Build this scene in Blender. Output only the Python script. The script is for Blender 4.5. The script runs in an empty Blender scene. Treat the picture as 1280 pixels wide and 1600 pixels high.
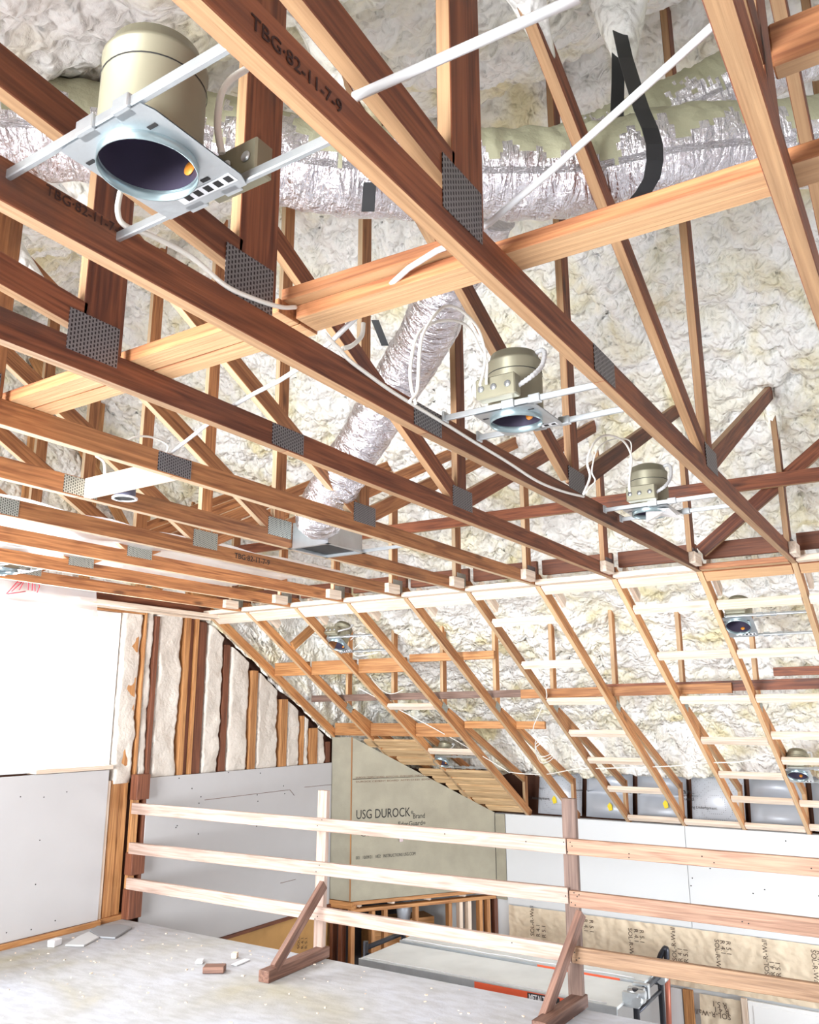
import bpy, bmesh, math, random
from mathutils import Vector, Matrix, noise
random.seed(7)
V = Vector
SC = bpy.context.scene
COL = SC.collection

# ------------------------------------------------------------------ camera
F_PX, CAM_Z = 1288.79, 1.69
YAW, PITCH, ROLL = math.radians(32.642), math.radians(13.671), math.radians(-0.182)
fwd = V((math.cos(YAW) * math.cos(PITCH), math.sin(YAW) * math.cos(PITCH), math.sin(PITCH)))
rgt = V((math.sin(YAW), -math.cos(YAW), 0))
upv = rgt.cross(fwd)
R_ = rgt * math.cos(ROLL) + upv * math.sin(ROLL)
U_ = upv * math.cos(ROLL) - rgt * math.sin(ROLL)
cam = bpy.data.objects.new('camera', bpy.data.cameras.new('camera'))
COL.objects.link(cam)
cam.matrix_world = Matrix(((R_.x, U_.x, -fwd.x, 0), (R_.y, U_.y, -fwd.y, 0), (R_.z, U_.z, -fwd.z, CAM_Z), (0, 0, 0, 1)))
cam.data.sensor_fit = 'VERTICAL'; cam.data.sensor_height = 36; cam.data.lens = 36 * F_PX / 1600
cam.data.clip_start = 0.05
SC.camera = cam

# ------------------------------------------------------------------ world, light, exposure
SC.view_settings.view_transform = 'Standard'; SC.view_settings.look = 'None'
SC.view_settings.gamma = 1; SC.view_settings.use_curve_mapping = False
SC.view_settings.exposure = 0.48
w = bpy.data.worlds.new('daylight'); SC.world = w; w.use_nodes = True
bgn = w.node_tree.nodes['Background']; bgn.inputs[0].default_value = (0.93, 0.96, 1.0, 1); bgn.inputs[1].default_value = 1.6

def area(name, loc, target, sx, sy, power, col=(1, 1, 1)):
    l = bpy.data.lights.new(name, 'AREA'); l.shape = 'RECTANGLE'; l.size = sx; l.size_y = sy
    l.energy = power; l.color = col
    o = bpy.data.objects.new(name, l); COL.objects.link(o); o.location = loc
    o.rotation_euler = (V(target) - V(loc)).to_track_quat('-Z', 'Y').to_euler()
    return o
area('daylight_gable_window', (3.4, 7.0, 2.05), (3.9, 2.5, 1.5), 3.0, 1.8, 300, (.93, .97, 1))
area('daylight_side_window', (-3.6, 2.6, 1.6), (6, 2.8, 2.7), 3.4, 2.2, 1080, (.93, .97, 1))
area('lower_fill_light', (7.4, -3.2, -.9), (7.8, 3.0, -.4), 2.6, 1.8, 190, (.93, .97, 1))  # added lamp outside the unseen back wall, brightens stairwell and knee wall

# ------------------------------------------------------------------ key measures (metres, upper floor = 0)
S, Y0 = 0.6096, 0.7737          # truss spacing, far face of truss 0
HC = 2.635                      # underside of the flat ceiling chords
XK, TAN = 5.8627, 0.5927        # where the ceiling starts to slope, and its slope
XW, YG, XE = 9.46, 6.161, 5.08  # knee wall, gable wall, floor edge
CS = 1 / math.hypot(1, TAN); SN = TAN * CS
YT = lambda n: Y0 + n * S
ZS = lambda x: HC - TAN * (x - XK)                    # sloped ceiling plane
ZR = lambda x: 3.80 + .62 * (5.75 - x) if x > 3.55 else 3.80 + .62 * (x - 1.35)   # foam under the roof

def ray(x, y): return R_ * ((x - 640) / F_PX) + U_ * (-(y - 800) / F_PX) + fwd
def onY(x, y, Y): d = ray(x, y); return d * (Y / d.y) + V((0, 0, CAM_Z))
def onX(x, y, X): d = ray(x, y); return d * (X / d.x) + V((0, 0, CAM_Z))
def onZ(x, y, Z): d = ray(x, y); return d * ((Z - CAM_Z) / d.z) + V((0, 0, CAM_Z))

def onS(x, y, d=.0):
    r = ray(x, y); z0 = HC + TAN * XK + d; tt = (z0 - CAM_Z) / (r.z + TAN * r.x); return r * tt + V((0, 0, CAM_Z))

# ------------------------------------------------------------------ materials
def srgb(r, g, b):
    f = lambda c: (c / 255 / 12.92) if c <= 10 else ((c / 255 + .055) / 1.055) ** 2.4
    return (f(r), f(g), f(b), 1)
def newmat(name):
    m = bpy.data.materials.new(name); m.use_nodes = True
    return m, m.node_tree, m.node_tree.nodes['Principled BSDF']
def N(t, k, **kw):
    n = t.nodes.new(k)
    for a, b in kw.items(): setattr(n, a, b)
    return n
def ramp(t, stops):
    r = N(t, 'ShaderNodeValToRGB'); e = r.color_ramp.elements
    while len(e) < len(stops): e.new(.5)
    for q, (p, c) in zip(e, stops): q.position = p; q.color = c
    return r
def mix(t, fac, a, b, mode='MIX'):
    m = N(t, 'ShaderNodeMix', data_type='RGBA', blend_type=mode)
    L = t.links
    if isinstance(fac, (int, float)): m.inputs[0].default_value = fac
    else: L.new(fac, m.inputs[0])
    for s, v in ((6, a), (7, b)):
        if isinstance(v, tuple): m.inputs[s].default_value = v
        else: L.new(v, m.inputs[s])
    return m.outputs[2]
def plain(name, col, rough=.7, metal=0, bump=0, bscale=40, var=.0, vscale=3):
    m, t, b = newmat(name); b.inputs['Base Color'].default_value = col
    b.inputs['Roughness'].default_value = rough; b.inputs['Metallic'].default_value = metal
    if bump or var:
        tc = N(t, 'ShaderNodeTexCoord'); nz = N(t, 'ShaderNodeTexNoise'); nz.inputs['Scale'].default_value = bscale
        nz.inputs['Detail'].default_value = 5; t.links.new(tc.outputs['Object'], nz.inputs['Vector'])
        if bump:
            bp = N(t, 'ShaderNodeBump'); bp.inputs['Strength'].default_value = bump; bp.inputs['Distance'].default_value = .01
            t.links.new(nz.outputs[0], bp.inputs['Height']); t.links.new(bp.outputs[0], b.inputs['Normal'])
        if var:
            n2 = N(t, 'ShaderNodeTexNoise'); n2.inputs['Scale'].default_value = vscale; n2.inputs['Detail'].default_value = 6
            t.links.new(tc.outputs['Object'], n2.inputs['Vector'])
            r = ramp(t, [(.35, tuple(c * (1 - var) for c in col[:3]) + (1,)), (.62, col)])
            t.links.new(n2.outputs[0], r.inputs[0]); t.links.new(r.outputs[0], b.inputs['Base Color'])
    return m
def wood(name, dark, light, knot=.5, rough=.62, var=.35, streak=1.0, stain=0.0, edge=None):
    m, t, b = newmat(name); L = t.links
    tc = N(t, 'ShaderNodeTexCoord'); oi = N(t, 'ShaderNodeObjectInfo')
    ad = N(t, 'ShaderNodeVectorMath', operation='MULTIPLY_ADD')
    cb = N(t, 'ShaderNodeCombineXYZ')
    for k in range(3): L.new(oi.outputs['Random'], cb.inputs[k])
    ad.inputs[1].default_value = (37, 19, 53); L.new(cb.outputs[0], ad.inputs[0]); L.new(tc.outputs['Object'], ad.inputs[2])
    def mp(sc):
        q = N(t, 'ShaderNodeMapping'); q.inputs['Scale'].default_value = sc; L.new(ad.outputs[0], q.inputs['Vector']); return q.outputs[0]
    def nz(vec, s, d=4, dist=0):
        q = N(t, 'ShaderNodeTexNoise'); q.inputs['Scale'].default_value = s; q.inputs['Detail'].default_value = d
        q.inputs['Distortion'].default_value = dist; L.new(vec, q.inputs['Vector']); return q.outputs[0]
    g1 = nz(mp((1.1, 16, 16)), 1.6, 3, .8)
    wv = N(t, 'ShaderNodeMath', operation='MULTIPLY'); L.new(g1, wv.inputs[0]); wv.inputs[1].default_value = 17
    sn = N(t, 'ShaderNodeMath', operation='SINE'); L.new(wv.outputs[0], sn.inputs[0])
    mr = N(t, 'ShaderNodeMapRange'); mr.inputs[1].default_value = -1; mr.inputs[2].default_value = 1; L.new(sn.outputs[0], mr.inputs[0])
    g2 = nz(mp((2.5, 90, 90)), 1, 3)
    gm = N(t, 'ShaderNodeMath', operation='MULTIPLY_ADD'); L.new(mr.outputs[0], gm.inputs[0]); gm.inputs[1].default_value = .55
    gq = N(t, 'ShaderNodeMath', operation='MULTIPLY'); L.new(g2, gq.inputs[0]); gq.inputs[1].default_value = .62; L.new(gq.outputs[0], gm.inputs[2])
    c1 = mix(t, gm.outputs[0], dark, light)
    rp = ramp(t, [(.3, (.62, .56, .5, 1)), (.65, (1.08, 1.05, 1.0, 1))]); L.new(g2, rp.inputs[0])
    c2 = mix(t, .75 * streak, c1, rp.outputs[0], 'MULTIPLY')
    big = nz(mp((.9, 3, 3)), 1.3, 4)
    rb = ramp(t, [(.32, (.66, .58, .52, 1)), (.6, (1.1, 1.08, 1.05, 1))]); L.new(big, rb.inputs[0])
    c3 = mix(t, var * 1.6 if var < .6 else .95, c2, rb.outputs[0], 'MULTIPLY')
    # knots
    vo = N(t, 'ShaderNodeTexVoronoi'); vo.inputs['Scale'].default_value = 1; L.new(mp((2.0, 7.5, 7.5)), vo.inputs['Vector'])
    rk = ramp(t, [(.06, (1, 1, 1, 1)), (.17, (0, 0, 0, 1))]); L.new(vo.outputs['Distance'], rk.inputs[0])
    kf = N(t, 'ShaderNodeMath', operation='MULTIPLY'); L.new(rk.outputs[0], kf.inputs[0]); kf.inputs[1].default_value = knot
    c4 = mix(t, kf.outputs[0], c3, tuple(c * .35 for c in dark[:3]) + (1,))
    if stain:
        st = nz(mp((2.2, 5, 5)), 1.1, 5, .4); rs = ramp(t, [(.6, (0, 0, 0, 1)), (.72, (stain,) * 3 + (1,))]); L.new(st, rs.inputs[0])
        c4 = mix(t, rs.outputs[0], c4, (.03, .025, .025, 1))
    if edge:                                             # local z faces paled: light from below painted in, over weathered mill edges
        sx = N(t, 'ShaderNodeSeparateXYZ'); L.new(tc.outputs['Normal'], sx.inputs[0]); ab = N(t, 'ShaderNodeMath', operation='ABSOLUTE'); L.new(sx.outputs[2], ab.inputs[0])
        gt = N(t, 'ShaderNodeMath', operation='GREATER_THAN'); L.new(ab.outputs[0], gt.inputs[0]); gt.inputs[1].default_value = .8
        ec = mix(t, g2, edge[0], edge[1]); gm2 = N(t, 'ShaderNodeMath', operation='MULTIPLY'); L.new(gt.outputs[0], gm2.inputs[0]); gm2.inputs[1].default_value = .8
        c4 = mix(t, gm2.outputs[0], c4, ec)
    # board to board variation
    hs = N(t, 'ShaderNodeHueSaturation'); r1 = N(t, 'ShaderNodeMapRange'); r1.inputs[3].default_value = 1 - var * .6; r1.inputs[4].default_value = 1 + var * .6
    L.new(oi.outputs['Random'], r1.inputs[0]); L.new(r1.outputs[0], hs.inputs['Value']); L.new(c4, hs.inputs['Color'])
    L.new(hs.outputs[0], b.inputs['Base Color']); b.inputs['Roughness'].default_value = rough
    bp = N(t, 'ShaderNodeBump'); bp.inputs['Strength'].default_value = .6; bp.inputs['Distance'].default_value = .003
    L.new(g2, bp.inputs['Height']); L.new(bp.outputs[0], b.inputs['Normal'])
    return m
M = {}
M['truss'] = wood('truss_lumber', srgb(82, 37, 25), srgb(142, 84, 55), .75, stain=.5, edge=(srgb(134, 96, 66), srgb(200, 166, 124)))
M['trussfar'] = wood('sunlit_truss_lumber', srgb(126, 72, 42), srgb(188, 130, 84), .75, stain=.3, edge=(srgb(190, 160, 122), srgb(232, 212, 180)))  # lighter copy of the truss colour: window light on far trusses put in
M['rafter'] = wood('rafter_lumber', srgb(146, 88, 48), srgb(200, 144, 92), .7, edge=(srgb(176, 140, 104), srgb(222, 196, 158)))
M['pine'] = wood('new_pine', srgb(222, 196, 172), srgb(240, 226, 212), .3, var=.15, streak=.6)
M['pink'] = wood('weathered_pine', srgb(160, 134, 120), srgb(196, 174, 164), .4, var=.15, streak=.6)
M['pine2'] = wood('tan_pine', srgb(140, 102, 82), srgb(178, 142, 120), .6, var=.15, streak=.8)
M['pine3'] = wood('tan_yellow_pine', srgb(130, 98, 74), srgb(168, 136, 108), .6, var=.15, streak=.8)
M['grey'] = wood('grey_weathered_post', srgb(90, 70, 64), srgb(132, 108, 98), .3, var=.2)
M['brownpost'] = wood('brown_brace', srgb(92, 62, 54), srgb(140, 106, 92), .3, var=.2)
M['orange'] = wood('orange_stud', srgb(156, 100, 56), srgb(202, 150, 98), .4, var=.2)
M['soffit'] = wood('pale_ceiling_plank', srgb(190, 150, 104), srgb(228, 198, 156), .4, var=.25)
M['darkstud'] = wood('dark_stud', srgb(92, 52, 38), srgb(128, 78, 54), .3, var=.2)
M['brace'] = wood('strongback_lumber', srgb(132, 74, 46), srgb(186, 128, 86), .5, var=.2, edge=(srgb(184, 140, 100), srgb(224, 188, 144)))  # edge tones paint the brighter underside of the flat brace boards
M['ply'] = wood('old_plywood', srgb(170, 118, 66), srgb(196, 144, 88), .2, var=.2)

def foam_mat():
    m, t, b = newmat('spray_foam'); L = t.links
    tc = N(t, 'ShaderNodeTexCoord')
    def nz(s, d, dist=0):
        q = N(t, 'ShaderNodeTexNoise'); q.inputs['Scale'].default_value = s; q.inputs['Detail'].default_value = d; q.inputs['Distortion'].default_value = dist
        L.new(tc.outputs['Object'], q.inputs['Vector']); return q.outputs[0]
    r = ramp(t, [(.30, srgb(232, 222, 182)), (.42, srgb(247, 243, 226)), (.56, srgb(254, 253, 249))]); L.new(nz(2.6, 7, .6), r.inputs[0])
    L.new(r.outputs[0], b.inputs['Base Color']); b.inputs['Roughness'].default_value = .55
    vo = N(t, 'ShaderNodeTexVoronoi', feature='SMOOTH_F1'); vo.inputs['Scale'].default_value = 20; vo.inputs['Smoothness'].default_value = .5
    wv = N(t, 'ShaderNodeVectorMath', operation='MULTIPLY_ADD'); q = N(t, 'ShaderNodeTexNoise'); q.inputs['Scale'].default_value = 9; L.new(tc.outputs['Object'], q.inputs['Vector'])
    L.new(q.outputs['Color'], wv.inputs[0]); wv.inputs[1].default_value = (.12, .12, .12); L.new(tc.outputs['Object'], wv.inputs[2]); L.new(wv.outputs[0], vo.inputs['Vector'])
    bp = N(t, 'ShaderNodeBump'); bp.inputs['Strength'].default_value = .85; bp.inputs['Distance'].default_value = .036; bp.invert = True
    L.new(vo.outputs['Distance'], bp.inputs['Height'])
    b2 = N(t, 'ShaderNodeBump'); b2.inputs['Strength'].default_value = .55; b2.inputs['Distance'].default_value = .010
    L.new(nz(58, 5), b2.inputs['Height']); L.new(bp.outputs[0], b2.inputs['Normal']); L.new(b2.outputs[0], b.inputs['Normal'])
    return m
M['foam'] = foam_mat()
M['foamwall'] = plain('wall_foam', srgb(212, 203, 193), .7, bump=.8, bscale=38, var=.08, vscale=6)
M['drywall'] = plain('grey_drywall', srgb(190, 188, 189), .9, var=.05, vscale=1.5)
M['drywhite'] = plain('white_drywall', srgb(218, 220, 222), .85)
M['durock'] = plain('cement_board', srgb(168, 162, 144), .9, bump=.25, bscale=90, var=.12, vscale=5)
M['sheath'] = plain('brown_sheathing', srgb(96, 60, 44), .9, var=.2)
M['dark'] = plain('recess_shade', srgb(52, 46, 48), .9)
M['ink'] = plain('black_ink', srgb(38, 36, 36), .8)
M['inkbrown'] = plain('brown_ink', srgb(80, 60, 48), .8)
M['inkfaint'] = plain('faint_ink', srgb(110, 74, 50), .8)
M['stampink'] = plain('faded_stamp_ink', srgb(58, 30, 24), .8)
M['red'] = plain('red_marker', srgb(214, 70, 90), .7)
M['steel'] = plain('galvanised_steel', srgb(205, 210, 214), .32, .85, bump=.08, bscale=60, var=.12, vscale=8)
M['can'] = plain('can_housing', srgb(150, 145, 124), .5, .45, var=.12, vscale=6)
M['collar'] = plain('blued_collar', srgb(150, 166, 170), .3, .8)
M['candark'] = plain('can_interior', srgb(92, 84, 104), .35, .6)
M['darkmetal'] = plain('dark_steel_tube', srgb(74, 76, 84), .35, .8)
M['bluebox'] = plain('blue_grey_box', srgb(92, 92, 112), .5)
M['black'] = plain('black_webbing', srgb(34, 34, 36), .6)
M['cable'] = plain('white_cable', srgb(236, 232, 224), .45)
M['greycable'] = plain('grey_rod', srgb(214, 214, 216), .4, .2)
M['orangeband'] = plain('orange_band', srgb(226, 92, 52), .5)
M['yellow'] = plain('yellow_tag', srgb(240, 214, 40), .6)
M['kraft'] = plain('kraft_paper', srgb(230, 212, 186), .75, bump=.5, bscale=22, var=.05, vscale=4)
M['kraftorange'] = plain('orange_kraft', srgb(196, 150, 92), .8, var=.12)  # browner, more orange tone than the other kraft paper
M['plank'] = plain('painted_plank', srgb(232, 238, 240), .5, var=.12, vscale=3)
M['sticker'] = plain('sticker_orange', srgb(226, 140, 50), .5)
M['paper'] = plain('paper_label', srgb(232, 232, 236), .7)
M['slate'] = plain('grey_scrap_board', srgb(150, 152, 156), .8)

def floor_mat():
    m, t, b = newmat('dusty_subfloor'); L = t.links; tc = N(t, 'ShaderNodeTexCoord')
    def nz(s, d, sc=(1, 1, 1), dist=0):
        mp = N(t, 'ShaderNodeMapping'); mp.inputs['Scale'].default_value = sc; L.new(tc.outputs['Object'], mp.inputs['Vector'])
        q = N(t, 'ShaderNodeTexNoise'); q.inputs['Scale'].default_value = s; q.inputs['Detail'].default_value = d; q.inputs['Distortion'].default_value = dist
        L.new(mp.outputs[0], q.inputs['Vector']); return q.outputs[0]
    r = ramp(t, [(.30, srgb(174, 168, 148)), (.42, srgb(180, 180, 180)), (.62, srgb(190, 193, 202))]); L.new(nz(.9, 8, dist=.5), r.inputs[0])
    r2 = ramp(t, [(.35, (.82, .8, .78, 1)), (.6, (1.02, 1.02, 1.02, 1))]); L.new(nz(22, 6, (1, .35, 1)), r2.inputs[0])
    L.new(mix(t, .8, r.outputs[0], r2.outputs[0], 'MULTIPLY'), b.inputs['Base Color']); b.inputs['Roughness'].default_value = .8
    bp = N(t, 'ShaderNodeBump'); bp.inputs['Strength'].default_value = .3; bp.inputs['Distance'].default_value = .004
    L.new(nz(70, 4), bp.inputs['Height']); L.new(bp.outputs[0], b.inputs['Normal'])
    return m
M['floor'] = floor_mat()

def plate_mat(name, base, slot):
    m, t, b = newmat(name); L = t.links; tc = N(t, 'ShaderNodeTexCoord'); sp = N(t, 'ShaderNodeSeparateXYZ'); L.new(tc.outputs['Object'], sp.inputs[0])
    def fr(sock, k, thr, add=None):
        a = N(t, 'ShaderNodeMath', operation='MULTIPLY'); L.new(sock, a.inputs[0]); a.inputs[1].default_value = k
        s = a.outputs[0]
        if add is not None:
            q = N(t, 'ShaderNodeMath', operation='ADD'); L.new(s, q.inputs[0]); L.new(add, q.inputs[1]); s = q.outputs[0]
        f = N(t, 'ShaderNodeMath', operation='FRACT'); L.new(s, f.inputs[0])
        g = N(t, 'ShaderNodeMath', operation='LESS_THAN'); L.new(f.outputs[0], g.inputs[0]); g.inputs[1].default_value = thr
        return g.outputs[0], a.outputs[0]
    a, ax = fr(sp.outputs[0], 90, .45)
    fl = N(t, 'ShaderNodeMath', operation='FLOOR'); L.new(ax, fl.inputs[0]); hf = N(t, 'ShaderNodeMath', operation='MULTIPLY'); L.new(fl.outputs[0], hf.inputs[0]); hf.inputs[1].default_value = .5
    c, _ = fr(sp.outputs[2], 75, .62, hf.outputs[0])
    mu = N(t, 'ShaderNodeMath', operation='MULTIPLY'); L.new(a, mu.inputs[0]); L.new(c, mu.inputs[1])
    L.new(mix(t, mu.outputs[0], base, slot), b.inputs['Base Color'])
    b.inputs['Metallic'].default_value = .5; b.inputs['Roughness'].default_value = .5
    bp = N(t, 'ShaderNodeBump'); bp.inputs['Strength'].default_value = .8; bp.inputs['Distance'].default_value = .002; L.new(mu.outputs[0], bp.inputs['Height']); L.new(bp.outputs[0], b.inputs['Normal'])
    return m
M['plate'] = plate_mat('toothed_plate', srgb(132, 128, 130), srgb(40, 34, 38))
M['plategalv'] = plate_mat('toothed_plate_bright', srgb(176, 178, 170), srgb(64, 64, 62))

def foil_mat():
    m, t, b = newmat('crinkled_foil'); L = t.links; tc = N(t, 'ShaderNodeTexCoord')
    def nz(src, s, d, sc, dist=0):
        mp = N(t, 'ShaderNodeMapping'); mp.inputs['Scale'].default_value = sc
        q = N(t, 'ShaderNodeTexNoise'); q.inputs['Scale'].default_value = s; q.inputs['Detail'].default_value = d; q.inputs['Distortion'].default_value = dist
        L.new(tc.outputs[src], mp.inputs['Vector']); L.new(mp.outputs[0], q.inputs['Vector']); return q.outputs[0]
    b1 = N(t, 'ShaderNodeBump'); b1.inputs['Strength'].default_value = 1; b1.inputs['Distance'].default_value = .03; L.new(nz('UV', 1, 4, (.42, 7, 1), .6), b1.inputs['Height'])
    b2 = N(t, 'ShaderNodeBump'); b2.inputs['Strength'].default_value = .8; b2.inputs['Distance'].default_value = .012; L.new(nz('Object', 34, 5, (1, 1, 1), 1.5), b2.inputs['Height'])
    L.new(b1.outputs[0], b2.inputs['Normal']); L.new(b2.outputs[0], b.inputs['Normal'])
    b.inputs['Base Color'].default_value = srgb(236, 234, 240); b.inputs['Metallic'].default_value = .95; b.inputs['Roughness'].default_value = .2
    return m
M['foil'] = foil_mat()
def spray_mat():
    m, t, b = newmat('foam_dusted_foil'); L = t.links; tc = N(t, 'ShaderNodeTexCoord')
    q = N(t, 'ShaderNodeTexNoise'); q.inputs['Scale'].default_value = 14; q.inputs['Detail'].default_value = 6; L.new(tc.outputs['Object'], q.inputs['Vector'])
    bp = N(t, 'ShaderNodeBump'); bp.inputs['Strength'].default_value = .8; bp.inputs['Distance'].default_value = .02; L.new(q.outputs[0], bp.inputs['Height']); L.new(bp.outputs[0], b.inputs['Normal'])
    b.inputs['Base Color'].default_value = srgb(176, 174, 146); b.inputs['Metallic'].default_value = .1; b.inputs['Roughness'].default_value = .6
    return m
M['dusted'] = spray_mat()
def underlay_mat():
    m, t, b = newmat('silver_underlayment'); L = t.links; tc = N(t, 'ShaderNodeTexCoord')
    vo = N(t, 'ShaderNodeTexVoronoi'); vo.inputs['Scale'].default_value = 48; vo.inputs['Randomness'].default_value = 0; L.new(tc.outputs['Object'], vo.inputs['Vector'])
    r = ramp(t, [(.14, srgb(112, 114, 124)), (.22, srgb(206, 210, 218))]); L.new(vo.outputs['Distance'], r.inputs[0])
    L.new(r.outputs[0], b.inputs['Base Color']); b.inputs['Metallic'].default_value = .1; b.inputs['Roughness'].default_value = .4
    return m
M['underlay'] = underlay_mat()
M['silver'] = plain('silver_sheet', srgb(186, 191, 200), .4, .12)
def trans_mat():
    m, t, b = newmat('poly_sheet'); b.inputs['Base Color'].default_value = srgb(246, 242, 242); b.inputs['Roughness'].default_value = .3
    b.inputs['Transmission Weight'].default_value = .45; b.inputs['Alpha'].default_value = .8
    return m
M['poly'] = trans_mat()
def glass_mat():
    m, t, b = newmat('window_glass'); b.inputs['Base Color'].default_value = (1, 1, 1, 1); b.inputs['Roughness'].default_value = .02
    b.inputs['Alpha'].default_value = .12
    return m
M['glass'] = glass_mat()
M['frame'] = plain('white_window_frame', srgb(246, 246, 246), .5)

# ------------------------------------------------------------------ object helpers
def link(o, parent=None):
    COL.objects.link(o)
    if parent is not None: o.parent = parent
    return o
def tag(o, label=None, cat=None, group=None, kind=None):
    if label: o['label'] = label
    if cat: o['category'] = cat
    if group: o['group'] = group
    if kind: o['kind'] = kind
    return o
def thing(name, loc, label, cat, group=None, rot=None):
    o = bpy.data.objects.new(name, None); o.empty_display_size = .1
    o.location = loc
    if rot: o.rotation_euler = rot
    COL.objects.link(o)
    return tag(o, label, cat, group)
def root_inv(p):
    m = Matrix.Identity(4)
    while p is not None:
        m = p.matrix_basis.inverted() @ Matrix.Identity(4) if m == Matrix.Identity(4) and p.parent is None else m @ p.matrix_basis.inverted()
        p = p.parent
    return m
def world_of(p):
    m = p.matrix_basis.copy()
    while p.parent is not None: p = p.parent; m = p.matrix_basis @ m
    return m
def put(name, me, mat, parent, W):
    if mat is not None: me.materials.append(mat)
    o = bpy.data.objects.new(name, me)
    o.matrix_basis = (world_of(parent).inverted() @ W) if parent is not None else W
    return link(o, parent)
def boxmesh(name, dx, dy, dz, bev=.002, cx=0, cy=0, cz=0):
    bm = bmesh.new(); bmesh.ops.create_cube(bm, size=1)
    bmesh.ops.scale(bm, vec=(dx, dy, dz), verts=bm.verts); bmesh.ops.translate(bm, vec=(cx, cy, cz), verts=bm.verts)
    if bev: bmesh.ops.bevel(bm, geom=list(bm.edges), offset=min(bev, dx * .2, dy * .2, dz * .2), segments=1, affect='EDGES')
    me = bpy.data.meshes.new(name); bm.to_mesh(me); bm.free(); return me
def box(name, mat, parent, x0, x1, y0, y1, z0, z1, bev=.002, along='x'):
    c = V(((x0 + x1) / 2, (y0 + y1) / 2, (z0 + z1) / 2)); dx, dy, dz = abs(x1 - x0), abs(y1 - y0), abs(z1 - z0)
    if along == 'y':
        return put(name, boxmesh(name, dy, dx, dz, bev), mat, parent, Matrix.Translation(c) @ Matrix.Rotation(math.pi / 2, 4, 'Z'))
    if along == 'z':
        return put(name, boxmesh(name, dz, dy, dx, bev), mat, parent, Matrix.Translation(c) @ Matrix.Rotation(math.pi / 2, 4, 'Y'))
    return put(name, boxmesh(name, dx, dy, dz, bev), mat, parent, Matrix.Translation(c))
def basis(p0, p1, side):
    x = (V(p1) - V(p0)); L = x.length; x.normalize(); y = V(side); y = (y - x * x.dot(y)).normalized(); z = x.cross(y)
    c = (V(p0) + V(p1)) / 2
    return L, Matrix(((x.x, y.x, z.x, c.x), (x.y, y.y, z.y, c.y), (x.z, y.z, z.z, c.z), (0, 0, 0, 1)))
def beam(name, mat, parent, p0, p1, wy, hz, side=(0, 1, 0), bev=.002):
    L, W = basis(p0, p1, side)
    return put(name, boxmesh(name, L, wy, hz, bev), mat, parent, W)
def member(name, mat, parent, n, a, b, depth=.089, thick=.036, dy=0):
    """a, b = (x, z) of the centre line in truss n's plane"""
    y = YT(n) - .019 + dy
    return beam(name, mat, parent, (a[0], y, a[1]), (b[0], y, b[1]), thick, depth, (0, 1, 0))
def tube(name, mat, parent, pts, r, seg=8, closed_ends=True, smooth=True, radii=None, subdiv=6):
    P = [V(p) for p in pts]
    if subdiv > 1 and len(P) > 2:                     # Catmull-Rom
        Q = []; E = [P[0] * 2 - P[1]] + P + [P[-1] * 2 - P[-2]]
        for i in range(1, len(E) - 2):
            for k in range(subdiv):
                t = k / subdiv; a, b, c, d = E[i - 1], E[i], E[i + 1], E[i + 2]
                Q.append(.5 * ((2 * b) + (c - a) * t + (2 * a - 5 * b + 4 * c - d) * t * t + (3 * b - a - 3 * c + d) * t ** 3))
        Q.append(P[-1]); P = Q
    bm = bmesh.new(); rings = []; prev = None
    for i, p in enumerate(P):
        tg = (P[min(i + 1, len(P) - 1)] - P[max(i - 1, 0)]).normalized()
        if prev is None: u = tg.orthogonal().normalized()
        else: u = (prev - tg * tg.dot(prev)).normalized()
        prev = u; v = tg.cross(u); rr = radii(i / (len(P) - 1)) if radii else r
        ring = []
        for k in range(seg):
            a = 2 * math.pi * k / seg; q = rr if not callable(rr) else rr(a)
            ring.append(bm.verts.new(p + (u * math.cos(a) + v * math.sin(a)) * q))
        rings.append(ring)
    for i in range(len(rings) - 1):
        for k in range(seg):
            f = bm.faces.new((rings[i][k], rings[i][(k + 1) % seg], rings[i + 1][(k + 1) % seg], rings[i + 1][k])); f.smooth = smooth
    if closed_ends: bm.faces.new(rings[0][::-1]); bm.faces.new(rings[-1])
    bmesh.ops.recalc_face_normals(bm, faces=bm.faces)
    me = bpy.data.meshes.new(name); bm.to_mesh(me); bm.free()
    uvl = me.uv_layers.new(name='UVMap')
    for poly_ in me.polygons:
        for li in poly_.loop_indices:
            vi = me.loops[li].vertex_index; uvl.data[li].uv = (vi // seg, (vi % seg) / seg)
    return put(name, me, mat, parent, Matrix.Identity(4))
def lathe(name, mat, parent, prof, c, seg=40, axis_w=None, smooth=True):
    """prof = [(r, z)] open profile, turned about local z"""
    bm = bmesh.new(); rings = []
    for r, z in prof:
        if r < 1e-6: rings.append([bm.verts.new((0, 0, z))])
        else: rings.append([bm.verts.new((r * math.cos(2 * math.pi * k / seg), r * math.sin(2 * math.pi * k / seg), z)) for k in range(seg)])
    for a, b in zip(rings, rings[1:]):
        for k in range(seg):
            k2 = (k + 1) % seg
            vs = ([a[k], a[k2]] if len(a) > 1 else [a[0]]) + ([b[k2], b[k]] if len(b) > 1 else [b[0]])
            f = bm.faces.new(vs); f.smooth = smooth
    me = bpy.data.meshes.new(name); bm.to_mesh(me); bm.free()
    W = Matrix.Translation(V(c)) if axis_w is None else axis_w
    return put(name, me, mat, parent, W)
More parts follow.
